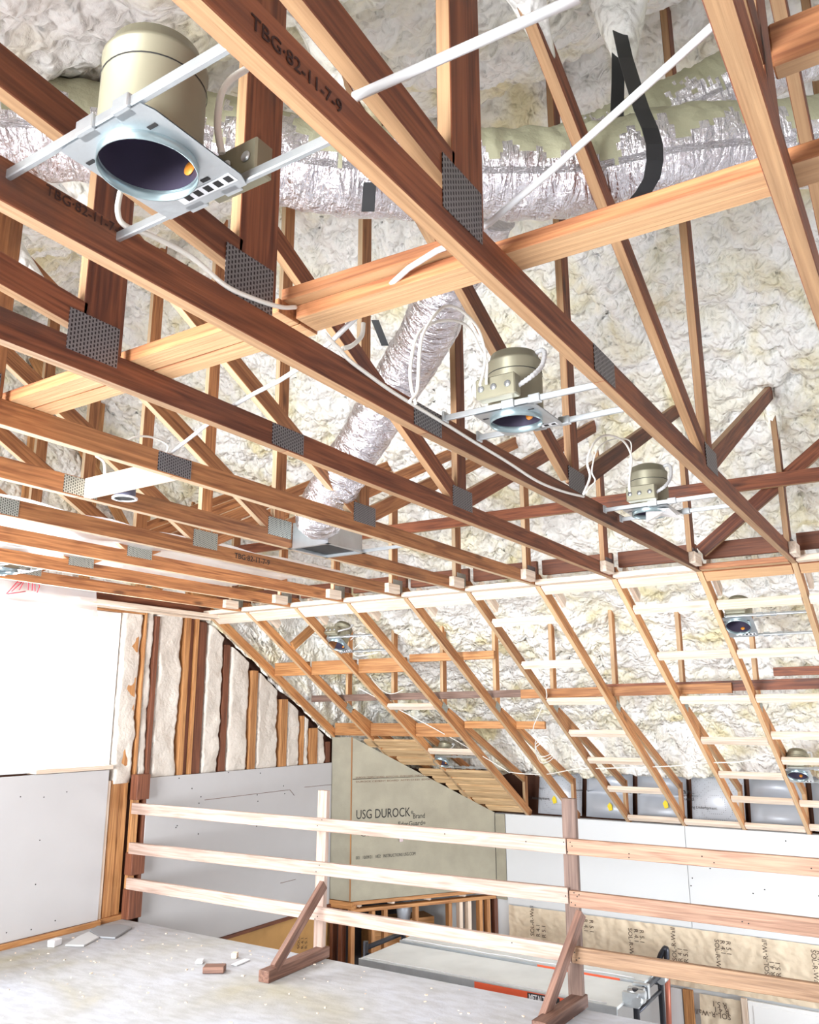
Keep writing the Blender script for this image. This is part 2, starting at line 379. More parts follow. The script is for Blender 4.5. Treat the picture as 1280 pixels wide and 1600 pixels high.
def poly(name, mat, parent, pts, thick, nrm):
    """flat polygon given thickness along nrm"""
    bm = bmesh.new(); a = [bm.verts.new(V(p)) for p in pts]; n = V(nrm).normalized() * thick; b = [bm.verts.new(V(p) + n) for p in pts]
    bm.faces.new(a); bm.faces.new(b[::-1])
    for i in range(len(a)): j = (i + 1) % len(a); bm.faces.new((a[i], b[i], b[j], a[j]))
    bmesh.ops.recalc_face_normals(bm, faces=bm.faces)
    me = bpy.data.meshes.new(name); bm.to_mesh(me); bm.free()
    return put(name, me, mat, parent, Matrix.Identity(4))
def text(name, s, mat, parent, origin, xd, yd, size, squeeze=1.0, bold=0.0):
    cu = bpy.data.curves.new(name, 'FONT'); cu.body = s; cu.size = size; cu.extrude = .0006; cu.offset = bold; cu.resolution_u = 3
    tmp = bpy.data.objects.new(name + '_tmp', cu); COL.objects.link(tmp); bpy.context.view_layer.update()
    me = bpy.data.meshes.new_from_object(tmp.evaluated_get(bpy.context.evaluated_depsgraph_get()))
    bpy.data.objects.remove(tmp); bpy.data.curves.remove(cu); me.materials.clear(); me.name = name
    x = V(xd).normalized(); y = V(yd); y = (y - x * x.dot(y)).normalized(); z = x.cross(y); o = V(origin)
    return put(name, me, mat, parent, Matrix(((x.x * squeeze, y.x, z.x, o.x), (x.y * squeeze, y.y, z.y, o.y), (x.z * squeeze, y.z, z.z, o.z), (0, 0, 0, 1))))
def copy_tree(o, parent=None):
    c = o.copy(); COL.objects.link(c)
    if parent is not None: c.parent = parent
    for ch in list(o.children): copy_tree(ch, c)
    return c
def blob(p, s, lo=.0):
    d = noise.voronoi(p * s, distance_metric='DISTANCE', exponent=2.5)[0][0]
    return math.sqrt(max(0.0, 1 - min(1, d * 1.15) ** 2))
def lump(p):
    q = p + V((noise.noise(p * 5), noise.noise(p * 5 + V((9, 9, 9))), noise.noise(p * 5 - V((7, 3, 5))))) * .06
    m = .6 + .8 * max(0, min(1, noise.noise(p * 1.3 + V((4, 4, 4))) + .5))
    return .07 * blob(q, 5.0) + m * .09 * blob(q, 10.5) + m * .032 * blob(q, 23.0) + .05 * noise.noise(p * 1.7) + .03 * noise.noise(p * 4.1)
def grid(name, mat, parent, fn, nu, nv, smooth=True, flip=False):
    vs = []; fs = []
    for i in range(nu + 1):
        for j in range(nv + 1): vs.append(fn(i / nu, j / nv))
    for i in range(nu):
        for j in range(nv):
            a = i * (nv + 1) + j; q = (a, a + 1, a + nv + 2, a + nv + 1); fs.append(q[::-1] if flip else q)
    me = bpy.data.meshes.new(name); me.from_pydata([tuple(v) for v in vs], [], fs)
    if smooth: me.polygons.foreach_set('use_smooth', [True] * len(fs))
    me.update(); return put(name, me, mat, parent, Matrix.Identity(4))
def struct(o): o['kind'] = 'structure'; return o

# ================================================================== STRUCTURE
YN, YF = -2.2, 6.30
XL = -3.0
struct(box('floor', M['floor'], None, XL, XE, YN, YG, -.30, 0, .004))
struct(box('floor_lower', M['floor'], None, XE - .4, XW, YN, YF + .8, -2.95, -2.8, .004))
# roof foam, both slopes
RX0, RX1 = 3.55, 9.90
L1 = (RX1 - RX0)
nrm_r = V((-.527, 0, -.85)); nrm_l = V((.527, 0, -.85))
def f_right(u, v):
    x = RX0 + L1 * u; y = YN + (YF + .1 - YN) * v; p = V((x, y, ZR(x) if x < 9.2 else max(1.14, ZR(x) - (x - 9.2) * 1.3)))
    amp = 1.0 if u > .03 else u / .03
    bay = abs(((y - Y0 + .019) / S) % 1 - .5) * 2                # thicker over the top chords
    return p + nrm_r * (lump(p * 1.0) * amp - .03 * (bay ** 4) + .01)
def f_left(u, v):
    x = RX0 - 6.55 * u; y = YN + (YF + .1 - YN) * v; p = V((x, y, max(ZR(x), 3.08)))
    amp = 1.0 if u > .03 else u / .03
    return p + nrm_l * (lump(p * 1.0) * amp)
struct(grid('ceiling', M['foam'], None, f_right, 350, 450))
struct(grid('ceiling_left', M['foam'], None, f_left, 230, 400, flip=True))
# gable wall above the ceiling
def f_gable(u, v):
    x = -3.0 + 12.6 * u; zt = max(ZR(x), 3.08) + .15; zb = (HC if x < XK else ZS(x)) - .02; z = zb + (zt - zb) * v; p = V((x, YF - .03, z))
    return p + V((0, -1, 0)) * lump(p) * .7
struct(grid('wall_gable_upper', M['foam'], None, f_gable, 260, 70, flip=True))
# gable sheathing behind the studs, with the window opening
XA, XB, ZA, ZB = 2.3, 4.86, 1.235, 2.57
bm = bmesh.new()
for (x0, x1, z0, z1) in ((XL, XA, 0, HC), (XA, XB, 0, ZA), (XA, XB, ZB, HC), (XB, 7.98, -2.8, HC), (7.98, XW + .2, -2.8, -.4), (7.98, XW + .5, -.4, HC), (XE, XB, -2.8, -.3)):
    r = bmesh.ops.create_cube(bm, size=1); bmesh.ops.scale(bm, vec=(x1 - x0, .05, z1 - z0), verts=r['verts'])
    bmesh.ops.translate(bm, vec=((x0 + x1) / 2, 6.285, (z0 + z1) / 2), verts=r['verts'])
me = bpy.data.meshes.new('wall_gable'); bm.to_mesh(me); bm.free(); struct(put('wall_gable', me, M['sheath'], None, Matrix.Identity(4)))
# knee wall backing
struct(box('wall_knee', M['drywhite'], None, XW + .012, XW + .12, YN, YF, -2.8, .50, .003))
struct(box('wall_eave', M['sheath'], None, XW + .42, XW + .5, YN, YF, .2, 1.9, .003))
struct(box('wall_eave_soffit', M['sheath'], None, XW + .12, XW + .42, YN, YF, .40, .46, .003))
# left wall with one wide opening; unseen back wall added to block light
bm = bmesh.new()
for (y0, y1, z0, z1) in ((YN, .9, 0, 3.2), (4.3, YF, 0, 3.2), (.9, 4.3, 0, .5), (.9, 4.3, 2.7, 3.2)):
    r = bmesh.ops.create_cube(bm, size=1); bmesh.ops.scale(bm, vec=(.12, y1 - y0, z1 - z0), verts=r['verts'])
    bmesh.ops.translate(bm, vec=(XL - .06, (y0 + y1) / 2, (z0 + z1) / 2), verts=r['verts'])
me = bpy.data.meshes.new('wall_left'); bm.to_mesh(me); bm.free(); struct(put('wall_left', me, M['drywall'], None, Matrix.Identity(4)))
bm = bmesh.new()
for (x0, x1, z0, z1) in ((XL, 5.9, -.3, 5.4), (9.0, XW + .5, -2.8, 5.4), (5.9, 9.0, -.05, 5.4), (5.9, 9.0, -2.8, -1.9)):
    r = bmesh.ops.create_cube(bm, size=1); bmesh.ops.scale(bm, vec=(x1 - x0, .1, z1 - z0), verts=r['verts'])
    bmesh.ops.translate(bm, vec=((x0 + x1) / 2, YN - .05, (z0 + z1) / 2), verts=r['verts'])
me = bpy.data.meshes.new('wall_back'); bm.to_mesh(me); bm.free(); struct(put('wall_back', me, M['drywall'], None, Matrix.Identity(4)))
struct(box('wall_stairwell', M['drywall'], None, XE - .1, XE - .02, YN, YG, -2.8, -.3, .003))

# window in the gable
wf = bpy.data.objects.new('window_1', None); wf.location = ((XA + XB) / 2, 6.25, ZA); COL.objects.link(wf); struct(wf)
for nm, a in (('window_jamb', (XB - .06, XB, ZA, ZB)), ('window_jamb', (XA, XA + .06, ZA, ZB)), ('window_head', (XA + .061, XB - .061, ZB - .06, ZB)), ('window_sill', (XA + .061, XB - .061, ZA, ZA + .05)), ('meeting_rail', (XA + .061, 3.549, 1.905, 1.935)), ('meeting_rail', (3.611, XB - .061, 1.905, 1.935)), ('mullion', (3.55, 3.61, ZA + .051, ZB - .061))):
    box(nm, M['frame'], wf, a[0], a[1], 6.20, 6.30, a[2], a[3])
box('window_pane', M['glass'], wf, XA, XB, 6.262, 6.266, ZA, ZB, 0)

# ================================================================== LOWER GABLE WALL FINISH
t = thing('drywall_sheet', (4.0, YG, 0), 'grey drywall sheet under the blown-out window', 'drywall')
box('board', M['drywall'], t, 2.2, 4.825, YG - .012, YG, .04, 1.222)
bm = bmesh.new()
for k in range(4):
    for j in range(6):
        x = 3.95 + j * .203 - .9; z = .1 + k * .32 + .02 * math.sin(j * 3)
        if j % 2 == 0 or k in (0, 3):
            r = bmesh.ops.create_cone(bm, cap_ends=True, segments=8, radius1=.005, radius2=.005, depth=.002, matrix=Matrix.Translation((x + .9 * (j > 2) * .4, YG - .0135, z)) @ Matrix.Rotation(math.pi / 2, 4, 'X'))
me = bpy.data.meshes.new('screws'); bm.to_mesh(me); bm.free(); put('screw_heads', me, M['ink'], t, Matrix.Identity(4))['kind'] = 'stuff'
t = thing('drywall_sheet', (6.6, YG, -.3), 'grey drywall sheet behind the guard rail, below the foam-filled stud bays', 'drywall')
box('board', M['drywall'], t, 5.25, 7.915, YG - .012, YG, -.38, 1.13)
tube('pencil_line', M['inkfaint'], t, [onY(x, y, YG - .0135) for x, y in ((320, 1250), (453, 1234), (460, 1243))], .0022, 4, subdiv=1)
for a, b in (((438, 1380), (462, 1374)), ((476, 1230), (518, 1226))):
    tube('pencil_line', M['inkfaint'], t, [onY(*a, YG - .0135), onY(*b, YG - .0135)], .0022, 4, subdiv=1)
bm = bmesh.new()
for (x, y) in ((280, 1216), (311, 1255), (314, 1245), (402, 1242), (403, 1252), (443, 1228), (445, 1240), (407, 1208), (277, 1290), (275, 1293), (310, 1303), (401, 1291), (357, 1207), (300, 1232)):
    p = onY(x, y, YG - .0135); bmesh.ops.create_cone(bm, cap_ends=True, segments=8, radius1=.006, radius2=.006, depth=.002, matrix=Matrix.Translation(p) @ Matrix.Rotation(math.pi / 2, 4, 'X'))
me = bpy.data.meshes.new('screws'); bm.to_mesh(me); bm.free(); put('screw_heads', me, M['ink'], t, Matrix.Identity(4))['kind'] = 'stuff'
# base plate and sill trim
tag(box('sole_plate', M['orange'], None, 2.2, 4.83, YG - .05, YG - .013, 0, .038), 'long wooden strip on the floor along the foot of the window wall drywall', 'wood strip')
tag(box('window_stool', M['pine'], None, 4.12, 4.85, YG - .03, YG + .09, 1.227, 1.262), 'pale wooden strip on top of the drywall below the window', 'window sill')
tag(box('sole_plate', M['orange'], None, 4.84, 5.18, YG - .015, YG + .09, 0, .04), 'short wooden plate at the foot of the bare studs beside the guard rail end', 'wall plate')

# studs of the gable wall : (x0, x1, z0, mat, y0, y1, label)
def zg(x): return min(HC - .04, ZS(x) - .05) if x > XK else HC - .04
STUDS = [
 (4.83, 4.862, 0, 'pine', 0, .09, 'pale stud edge at the right end of the drywall under the window'),
 (4.875, 4.965, 0, 'orange', .01, .07, 'broad orange stud face just right of the window drywall'),
 (4.97, 5.06, 0, 'orange', .02, .09, 'second orange stud, between the window drywall and the notched blocks'),
 (5.105, 5.125, 1.15, 'orange', .0, .09, 'thin orange stud edge between two foam-filled bays next to the window'),
 (5.225, 5.268, 0, 'darkstud', -.005, .09, 'dark stud at the left edge of the drywall behind the rails'),
 (5.60, 5.66, 1.13, 'orange', .0, .09, 'orange stud at left of the reddish stud pack'),
 (5.665, 5.725, 1.13, 'darkstud', .03, .09, 'deep red recessed stud on the left of the stud pack'),
 (5.73, 5.765, 1.13, 'orange', .0, .09, 'thin light stud in the middle of the reddish stud pack'),
 (5.775, 5.885, 1.13, 'darkstud', .015, .09, 'reddish stud at right of the stud pack under the ceiling knee'),
 (6.145, 6.225, 1.13, 'darkstud', .02, .09, 'dark brown stud with ragged foam, right of the stud pack'),
 (6.545, 6.635, 1.13, 'orange', .0, .09, 'tan stud under the sloping gable rafter, third from the corner pair'),
 (7.02, 7.125, 1.13, 'orange', .0, .09, 'tan stud midway under the sloping gable rafter'),
 (7.37, 7.425, 1.13, 'orange', .01, .09, 'narrow tan stud just left of the short double stud'),
 (7.52, 7.655, 1.13, 'orange', .0, .09, 'short broad double stud near the cement board corner'),
 (7.83, 7.92, 1.13, 'darkstud', .02, .09, 'short brown end stud in the corner by the cement board')]
for x0, x1, z0, mt, a, b, lab in STUDS:
    xm = (x0 + x1) / 2
    tag(box('wall_stud', M[mt], None, x0, x1, YG + a, YG + b, z0 + (.04 if z0 == 0 else 0), (zg(x1) if z0 else (1.13 if x1 < 5.06 else HC - .06)), .002, 'z'), lab, 'stud')
# notched blocks at rail ends
for i, (z0, z1, lab) in enumerate(((.0, .50, 'lowest dark block behind the rail ends at the wall'), (.66, .30, ''), (.36, .52, ''), )): pass
for z0, z1, lab in ((.005, .24, 'dark wooden block below the bottom rail end'), (.35, .53, 'dark wooden block between the bottom and middle rail ends'), (.96, 1.17, 'brown wooden block above the top rail end')):
    tag(box('rail_block', M['darkstud'], None, 5.06, 5.20, YG - .10, YG - .008, z0, z1, .003, 'z'), lab, 'wood block', 'blocks beside the rail ends')
tag(box('wall_stud', M['orange'], None, 5.10, 5.17, YG - .006, YG + .03, .0, 1.12, .002, 'z'), 'stud behind the rail ends, seen between the dark blocks', 'stud')
# foam in the bays
def foam_bay(x0, x1, z0, seed, lab, prot=.004, zt=None, mode=0):
    nx = max(6, int((x1 - x0) / .014)); nz = 80
    def f(u, v):
        xm = x0 + (x1 - x0) * u; top = (zt if zt else zg(xm)); z = z0 + (top - z0) * v
        el = .022 * noise.noise(V((seed, z * 7, 0))) + .014 * noise.noise(V((seed, z * 26, 3)))
        er = .022 * noise.noise(V((seed + 50, z * 7, 0))) + .012 * noise.noise(V((seed + 50, z * 22, 3)))
        x = (x0 + el) * (1 - u) + (x1 + er) * u
        edge = min(1, 9 * min(u, 1 - u)) ** .5
        bot = 1 + 2.6 * math.exp(-((z - z0 - .05) / .06) ** 2)
        p = V((x, YG, z))
        d = prot * edge * bot + 0.010 * edge * blob(p + V((seed, 0, 0)), 11) + .02 * noise.noise(V((x * 6, seed, z * 5)))
        return V((x, YG + .075 - (.075 * edge) - d + .025, z))
    return tag(grid('foam_fill', M['foamwall'], None, f, nx, nz), lab, 'spray foam', 'foam filling the gable stud bays')
FOAM = [(4.868, 5.10, 1.10, 'smooth foam strip directly beside the bright window'), (5.13, 5.225, 1.13, 'narrow ragged foam strip left of the dark stud'),
        (5.27, 5.595, 1.13, 'wide foam-filled bay right of the dark ragged stud'), (5.895, 6.14, 1.13, 'foam bay directly right of the reddish stud pack'),
        (6.23, 6.535, 1.13, 'foam bay between the dark brown stud and the first tan stud'), (6.64, 7.01, 1.13, 'foam bay between the two long tan studs under the slope'),
        (7.13, 7.36, 1.13, 'foam bay left of the narrow tan stud'), (7.43, 7.51, 1.13, 'thin sliver of bulging foam left of the double stud'), (7.66, 7.80, 1.13, 'short lump of foam right of the double stud')]
for i, (a, b, z0, lab) in enumerate(FOAM): foam_bay(a, b, z0, i * 7.3 + 2, lab)
# plates above the window
tag(box('top_plate', M['pine'], None, 2.2, 5.92, YG - .0, YG + .09, HC - .042, HC - .004), 'upper pale top plate board above window and studs', 'wall plate')
tag(box('window_header', M['orange'], None, 4.2, 5.1, YG + .002, YG + .09, ZB + .003, HC - .045), 'orange header board just above the window', 'header')
tag(box('nailer_board', M['pine'], None, 4.3, 6.05, YG - .13, YG - .045, HC - .03, HC + .008), 'pale ceiling nailer board in front of the top plate', 'wood strip')

# kraft faced insulation low on gable wall
def wrinkle(name, P, U, Wv, nu, nv, amp, mat, parent, sc=7):
    nn = V(U).cross(V(Wv)).normalized()
    def f(u, v):
        p = V(P) + V(U) * u + V(Wv) * v
        h = abs(noise.noise(p * sc + V((noise.noise(p * 2.1), 0, noise.noise(p * 2.7 + V((5, 5, 5))))) * 2)) + .5 * abs(noise.noise(p * sc * 2.3))
        return p + nn * (h * amp)
    return grid(name, mat, parent, f, nu, nv)
t = thing('kraft_insulation', (6.9, YG, -2.8), 'brown kraft-faced insulation below the grey drywall behind the left post', 'insulation')
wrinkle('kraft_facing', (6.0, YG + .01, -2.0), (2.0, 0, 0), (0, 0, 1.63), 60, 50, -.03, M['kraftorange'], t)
for k, s in enumerate(('SOL-R-Wall', 'R 4.1', 'R 5.1')):
    p = onY(468 + k * 6, 1482, YG - .02); text('printing', s, M['inkbrown'], t, p, (0, 0, 1), (-1, 0, 0), .055)
tag(beam('edge_strip', M['darkstud'], None, (6.0, YG - .02, -.395), (7.95, YG - .02, -.395), .03, .03), 'dark ragged wood strip along the bottom edge of the grey drywall', 'wood strip')

# cement board: return, diagonal face and corner strip
C1 = V((7.924, 5.86, 0)); C2 = V((XW - .02, 4.84, 0)); DD = (C2 - C1).normalized(); DN = V((DD.y, -DD.x, 0))
if DN.dot(V((-1, -1, 0))) < 0: DN = -DN
ZBt = -.33
t = thing('cement_board', (7.924, 6.0, ZBt), 'narrow cement board return at the gable corner, left of the printed board', 'cement board')
poly('board', M['durock'], t, [(7.924, YG - .002, ZBt), (7.924, C1.y, ZBt), (7.924, C1.y, ZS(7.924)), (7.924, YG - .002, ZS(7.924))], .012, (1, 0, 0))
beam('edge_trim', M['orange'], t, (7.915, C1.y + .006, ZBt), (7.915, C1.y + .006, ZS(7.92)), .012, .012, (1, 0, 0))
t = thing('cement_board', tuple((C1 + C2) / 2 + V((0, 0, ZBt))), 'large grey-green cement board printed with black lettering, under the ceiling slope', 'cement board')
o0 = DN * 0
joint = .955
poly('board', M['durock'], t, [C1 + V((0, 0, ZBt)), C2 + V((0, 0, ZBt)), C2 + V((0, 0, ZS(C2.x))), V((C2.x - .001, C2.y, joint - .004)) * 0 + C2 + V((0, 0, min(joint - .004, ZS(C2.x) - .0))), ] [:3] + [C1 + DD * ((XK + (HC - joint) / TAN - C1.x) / DD.x) + V((0, 0, joint)), C1 + V((0, 0, joint - .003))], .012, -DN)
poly('upper_board', M['durock'], t, [C1 + V((0, 0, joint + .004)), C1 + DD * ((XK + (HC - joint) / TAN - C1.x) / DD.x - .01) + V((0, 0, joint + .004)), C1 + V((0, 0, ZS(C1.x)))], .012, -DN)
def onD(x, y):
    d = ray(x, y); s = ((C1 - V((0, 0, 0))).dot(DN)) / d.dot(DN); return d * s + V((0, 0, CAM_Z)) + DN * .0015
def tx(s, x, y, px_h, mat=M['ink'], sq=1.0, x2=None, bold=0.0, nm='printing'):
    p = onD(x, y); h = (onD(x, y - px_h) - p).length
    o = text(nm, s, mat, t, p, DD, (0, 0, 1), h / .7, sq, bold)
    if x2:
        wv = max(v.co.x for v in o.data.vertices); need = (onD(x2, y) - p).length; k = need / wv / sq
        o.matrix_basis = o.matrix_basis @ Matrix.Diagonal((k, 1, 1, 1))
    return o
tx('USG DUROCK', 556, 1280, 14.5, x2=641)
tx('®', 642, 1272, 5, x2=646); tx('Brand', 645, 1279, 8, x2=664); tx('EdgeGuard', 622, 1291, 7, x2=660); tx('®', 661, 1288, 4, x2=665)
tx('Cement Board', 563, 1307, 7, x2=640)
tx('001   10/09/21   1832   INSTRUCTIONS USG.COM', 556, 1343, 5, x2=649)
tx('DUROCK CEMENT BOARD  ASTM C1325  EDGEGUARD  DUROCK CEMENT BOARD', 556, 1216.5, 2.6, M['inkfaint'], x2=690)
tx('DUROCK CEMENT BOARD  ASTM C1325  EDGEGUARD', 556, 1223, 2.6, M['inkfaint'], x2=690)
box('paper_label', plain('pink_label', srgb(226, 208, 214), .7), t, *(lambda p: (p.x - .03, p.x + .03, p.y - .012, p.y + .005, p.z - .02, p.z + .03))(onD(627, 1312)))
t = thing('cement_board', (XW, 4.77, ZBt), 'slim olive corner strip of cement board beside the white wall', 'cement board')
poly('board', M['durock'], t, [(XW - .022, 4.83, ZBt - .12), (XW - .022, 4.705, ZBt - .12), (XW - .022, 4.705, .50), (XW - .022, 4.83, .50)], .012, (1, 0, 0))

# framed wall below the cement board
t = thing('stud_partition', (8.6, 5.3, -2.8), 'bare framed partition with dark openings below the cement board', 'stud wall')
def dp(s): return C1 + DD * s - DN * .05
LD = (C2 - C1).length
beam('top_plate', M['orange'], t, dp(0) + V((0, 0, -.355)), dp(LD) + V((0, 0, -.355)), .09, .038, tuple(DN))
beam('top_plate', M['orange'], t, dp(0) + V((0, 0, -.43)), dp(LD) + V((0, 0, -.43)), .09, .038, tuple(DN))
beam('top_plate', M['orange'], t, (7.96, YG, -.375), (7.96, C1.y - .02, -.375), .09, .075, (1, 0, 0))
for s, m_ in ((.03, 'orange'), (.27, 'orange'), (.42, 'orange'), (.80, 'orange'), (1.22, 'orange'), (1.36, 'pine'), (1.47, 'pine'), (1.62, 'orange'), (1.72, 'orange'), (1.82, 'darkstud')):
    q = dp(s); beam('stud', M[m_], t, q + V((0, 0, -2.8)), q + V((0, 0, -.45)), .09, .045, tuple(DN))
for y in (6.0, 6.12):
    beam('stud', M['darkstud'], t, (7.96, y, -2.8), (7.96, y, -.41), .045, .09, (0, 1, 0))
for s, z in ((.1, -.385), (.5, -.385), (.95, -.385), (1.4, -.385)):
    q = dp(s); box('shim', M['pine'], t, q.x - .02, q.x + .02, q.y - .04, q.y + .04, z - .012, z + .012)
q0, q1 = dp(.35) - DN * .4, dp(1.15) - DN * .4
tag(beam('plywood_crate', M['ply'], None, q0 + V((0, 0, -.85)), q1 + V((0, 0, -.85)), .3, .42, tuple(DN)), 'plywood box seen inside the dark opening below the cement board', 'plywood box')
lathe('small_bucket', M['silver'], None, [(0, .0), (.07, 0), (.1, .2), (.09, .2), (.06, .01)], dp(.72) - DN * .15 + V((0, 0, -.62)), 20)
tag(bpy.context.scene.objects['small_bucket'], 'dull metal duct elbow hanging in the dark opening under the cement board', 'duct elbow')
bpy.context.scene.objects['small_bucket'].name = 'duct_elbow'
struct(box('wall_closet', M['dark'], None, 8.0, XW, 6.2, 6.26, -2.8, -.32, 0))  # dark colour puts in the shade of the room behind the partition

# ================================================================== KNEE WALL FINISH
t = thing('drywall_sheet', (XW, 3.6, -.49), 'white drywall sheet on the knee wall, left of the vertical joint', 'drywall')
box('board', M['drywhite'], t, XW - .012, XW, 2.583, 4.70, -.49, .505)
t = thing('drywall_sheet', (XW, 1.4, -.49), 'white drywall sheet on the knee wall, right of the vertical joint', 'drywall')
box('board', M['drywhite'], t, XW - .012, XW, -.2, 2.578, -.495, .505)
bm = bmesh.new()
for (x, y) in ((1177, 1396), (1082, 1372), (1080, 1384), (1280, 1400), (1228, 1314), (1195, 1390), (1110, 1357)):
    bmesh.ops.create_cone(bm, cap_ends=True, segments=8, radius1=.007, radius2=.007, depth=.002, matrix=Matrix.Translation(onX(x, y, XW - .0135)) @ Matrix.Rotation(math.pi / 2, 4, 'Y'))
me = bpy.data.meshes.new('screws'); bm.to_mesh(me); bm.free(); put('screw_heads', me, M['ink'], t, Matrix.Identity(4))['kind'] = 'stuff'
t = thing('kraft_insulation', (XW, 3.0, -1.07), 'wrinkled kraft-faced insulation band along the long wall under the white drywall', 'insulation')
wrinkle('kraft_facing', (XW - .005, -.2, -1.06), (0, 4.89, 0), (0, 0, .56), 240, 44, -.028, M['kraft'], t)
for px, py in ((986, 1478), (1075, 1505), (1208, 1517), (840, 1460), (893, 1470)):
    pass
def kraft_text(px, py, flip):
    for k, s in enumerate(('SOL-R-Wall', 'R 4.1', 'R 5.1')):
        p = onX(px + k * 9, py + k * 1.5, XW - .045)
        if flip: text('printing', s, M['inkbrown'], t, p + V((0, 0, .0)), (0, 0, 1), (0, 1, 0), .065)
        else: text('printing', s, M['inkbrown'], t, p + V((0, 0, .26)), (0, 0, -1), (0, -1, 0), .065)
for px, py, fl in ((984, 1491, 0), (1058, 1502, 1), (1120, 1511, 0), (1203, 1524, 1), (1272, 1530, 0), (835, 1463, 1), (905, 1474, 0)):
    kraft_text(px, py, fl)
t2 = thing('kraft_insulation', (XW, 2.35, -2.8), 'lower kraft-faced insulation strip beside the orange stud at the bottom right', 'insulation')
wrinkle('kraft_facing', (XW - .01, 2.16, -2.2), (0, .40, 0), (0, 0, 1.10), 20, 50, -.03, M['kraft'], t2)
for k, s in enumerate(('R 5.1', 'R 4.1', 'SOL-R-Wall')):
    p = onX(1136 + k * 3, 1568 + k * 9, XW - .035); text('printing', s, M['inkbrown'], t2, p, (0, 1, 0), (0, 0, -1), .07)
tag(box('wall_stud', M['orange'], None, XW - .04, XW - .005, 2.62, 2.72, -2.8, -1.08, .002, 'z'), 'orange stud in the lower wall between white board and kraft strip', 'stud')
tag(box('wall_stud', M['pine'], None, XW - .05, XW - .008, 2.095, 2.15, -2.8, -1.07, .002, 'z'), 'pale stud at the edge of the bright lower window', 'stud')
t = thing('lower_window', (XW, 1.3, -2.2), 'overexposed lower window at the bottom right corner', 'window')
box('window_frame', M['frame'], t, XW - .035, XW - .008, .55, 2.09, -2.2, -1.085)
box('window_pane', plain('bright_pane', srgb(250, 250, 250), .3), t, XW - .04, XW - .036, .6, 2.04, -2.15, -1.12)
t = thing('drywall_sheet', (XW, 3.4, -2.2), 'white board low on the long wall behind the scaffold end', 'drywall')
box('board', M['drywhite'], t, XW - .03, XW - .006, 2.73, 4.6, -2.3, -1.085)
# pipe hanging by the kraft wall
t = thing('drain_pipe', (XW - .1, 3.1, -2.8), 'thin upright pipe with dark elbow head in front of the kraft paper', 'pipe')
pz = onX(1043, 1482, XW - .1)
tube('elbow', M['darkmetal'], t, [onX(1030, 1500, XW - .1), onX(1034, 1490, XW - .1), onX(1041, 1482, XW - .1), onX(1042, 1500, XW - .1)], .03, 10)
tube('pipe', plain('copper_pipe', srgb(196, 120, 100), .4, .5), t, [onX(1042, 1500, XW - .1), onX(1044, 1600, XW - .1) + V((0, 0, -.3))], .028, 10)

# silver underlayment baffles in the eave
BAFF = [(1, 'silver', 'pleated silver baffle in the eave, third bay from the left post'), (2, 'underlay', 'dotted silver underlayment baffle with large black lettering'), (3, 'silver', 'bulging silver baffle right of the guard-rail post top'),
        (4, 'silver', 'smooth bluish silver baffle behind the guard-rail post top'), (5, 'underlay', 'dotted silver underlayment baffle with small black lettering at the far end of the eave'), (0, 'silver', 'bulging silver baffle in the eave beside the last rafter on the right'), (-1, 'silver', 'silver baffle at the right edge of the picture')]
for n, mt, lab in BAFF:
    ya, yb = YT(n) + .015, YT(n + 1) - .04
    def f(u, v, ya=ya, yb=yb, n=n, mt=mt):
        y = ya + (yb - ya) * u; z = .505 + .58 * v
        b = math.sin(math.pi * u) ** .6 * (.10 * abs(math.sin(math.pi * (v * 1.9 + .12))) if mt == 'silver' else .13 * math.sin(math.pi * min(1, v * .9 + .08)))
        return V((XW + .26 - b + .1 * v, y, z - .05 * (1 - math.sin(math.pi * u)) * (v > .5)))
    o = grid('eave_baffle', M[mt], None, f, 24, 24); tag(o, lab, 'baffle', 'silver baffles in the eave')
def eave_txt(s, x, y, h, x2):
    p = onX(x, y, XW + .12); pe = onX(x2, y, XW + .12); wdt = (pe - p).length; ph = (onX(x, y - h, XW + .12) - p).length
    o = text('lettering', s, M['ink'], None, p, (0, -1, 0), (0, 0, 1), ph / .7, 1, .0); wv = max(v.co.x for v in o.data.vertices); o.matrix_basis = o.matrix_basis @ Matrix.Diagonal((wdt / wv, 1, 1, 1)); return o
BO = {o['label']: o for o in COL.objects if o.name.startswith('eave_baffle')}
for s, x, y, h, x2, key in (('ing Underlayment.', 822, 1248, 4.5, 859, BAFF[4][2]), ('an.', 1066, 1240, 8, 1084, BAFF[1][2]), ('guard', 1066, 1250, 5, 1084, BAFF[1][2]), ('ing Underlayment.', 1080, 1263, 4.5, 1121, BAFF[1][2])):
    o = eave_txt(s, x, y, h, x2); o.parent = BO[key]
for i, (x, y, lab) in enumerate(((866, 1250, 'yellow tag by the far rafter end'), (953, 1261, 'yellow tag at the rafter foot right of the post'), (1040, 1257, 'yellow tag on the third rafter foot'))):
    p = onX(x, y, XW + .155); tag(poly('paper_tag', M['yellow'], None, [p + V((0, -.03, -.03)), p + V((0, .01, -.045)), p + V((0, .03, .01)), p + V((0, .0, .05)), p + V((0, -.025, .02))], .004, (1, 0, 0)), lab, 'tag', 'yellow tags in the eave')

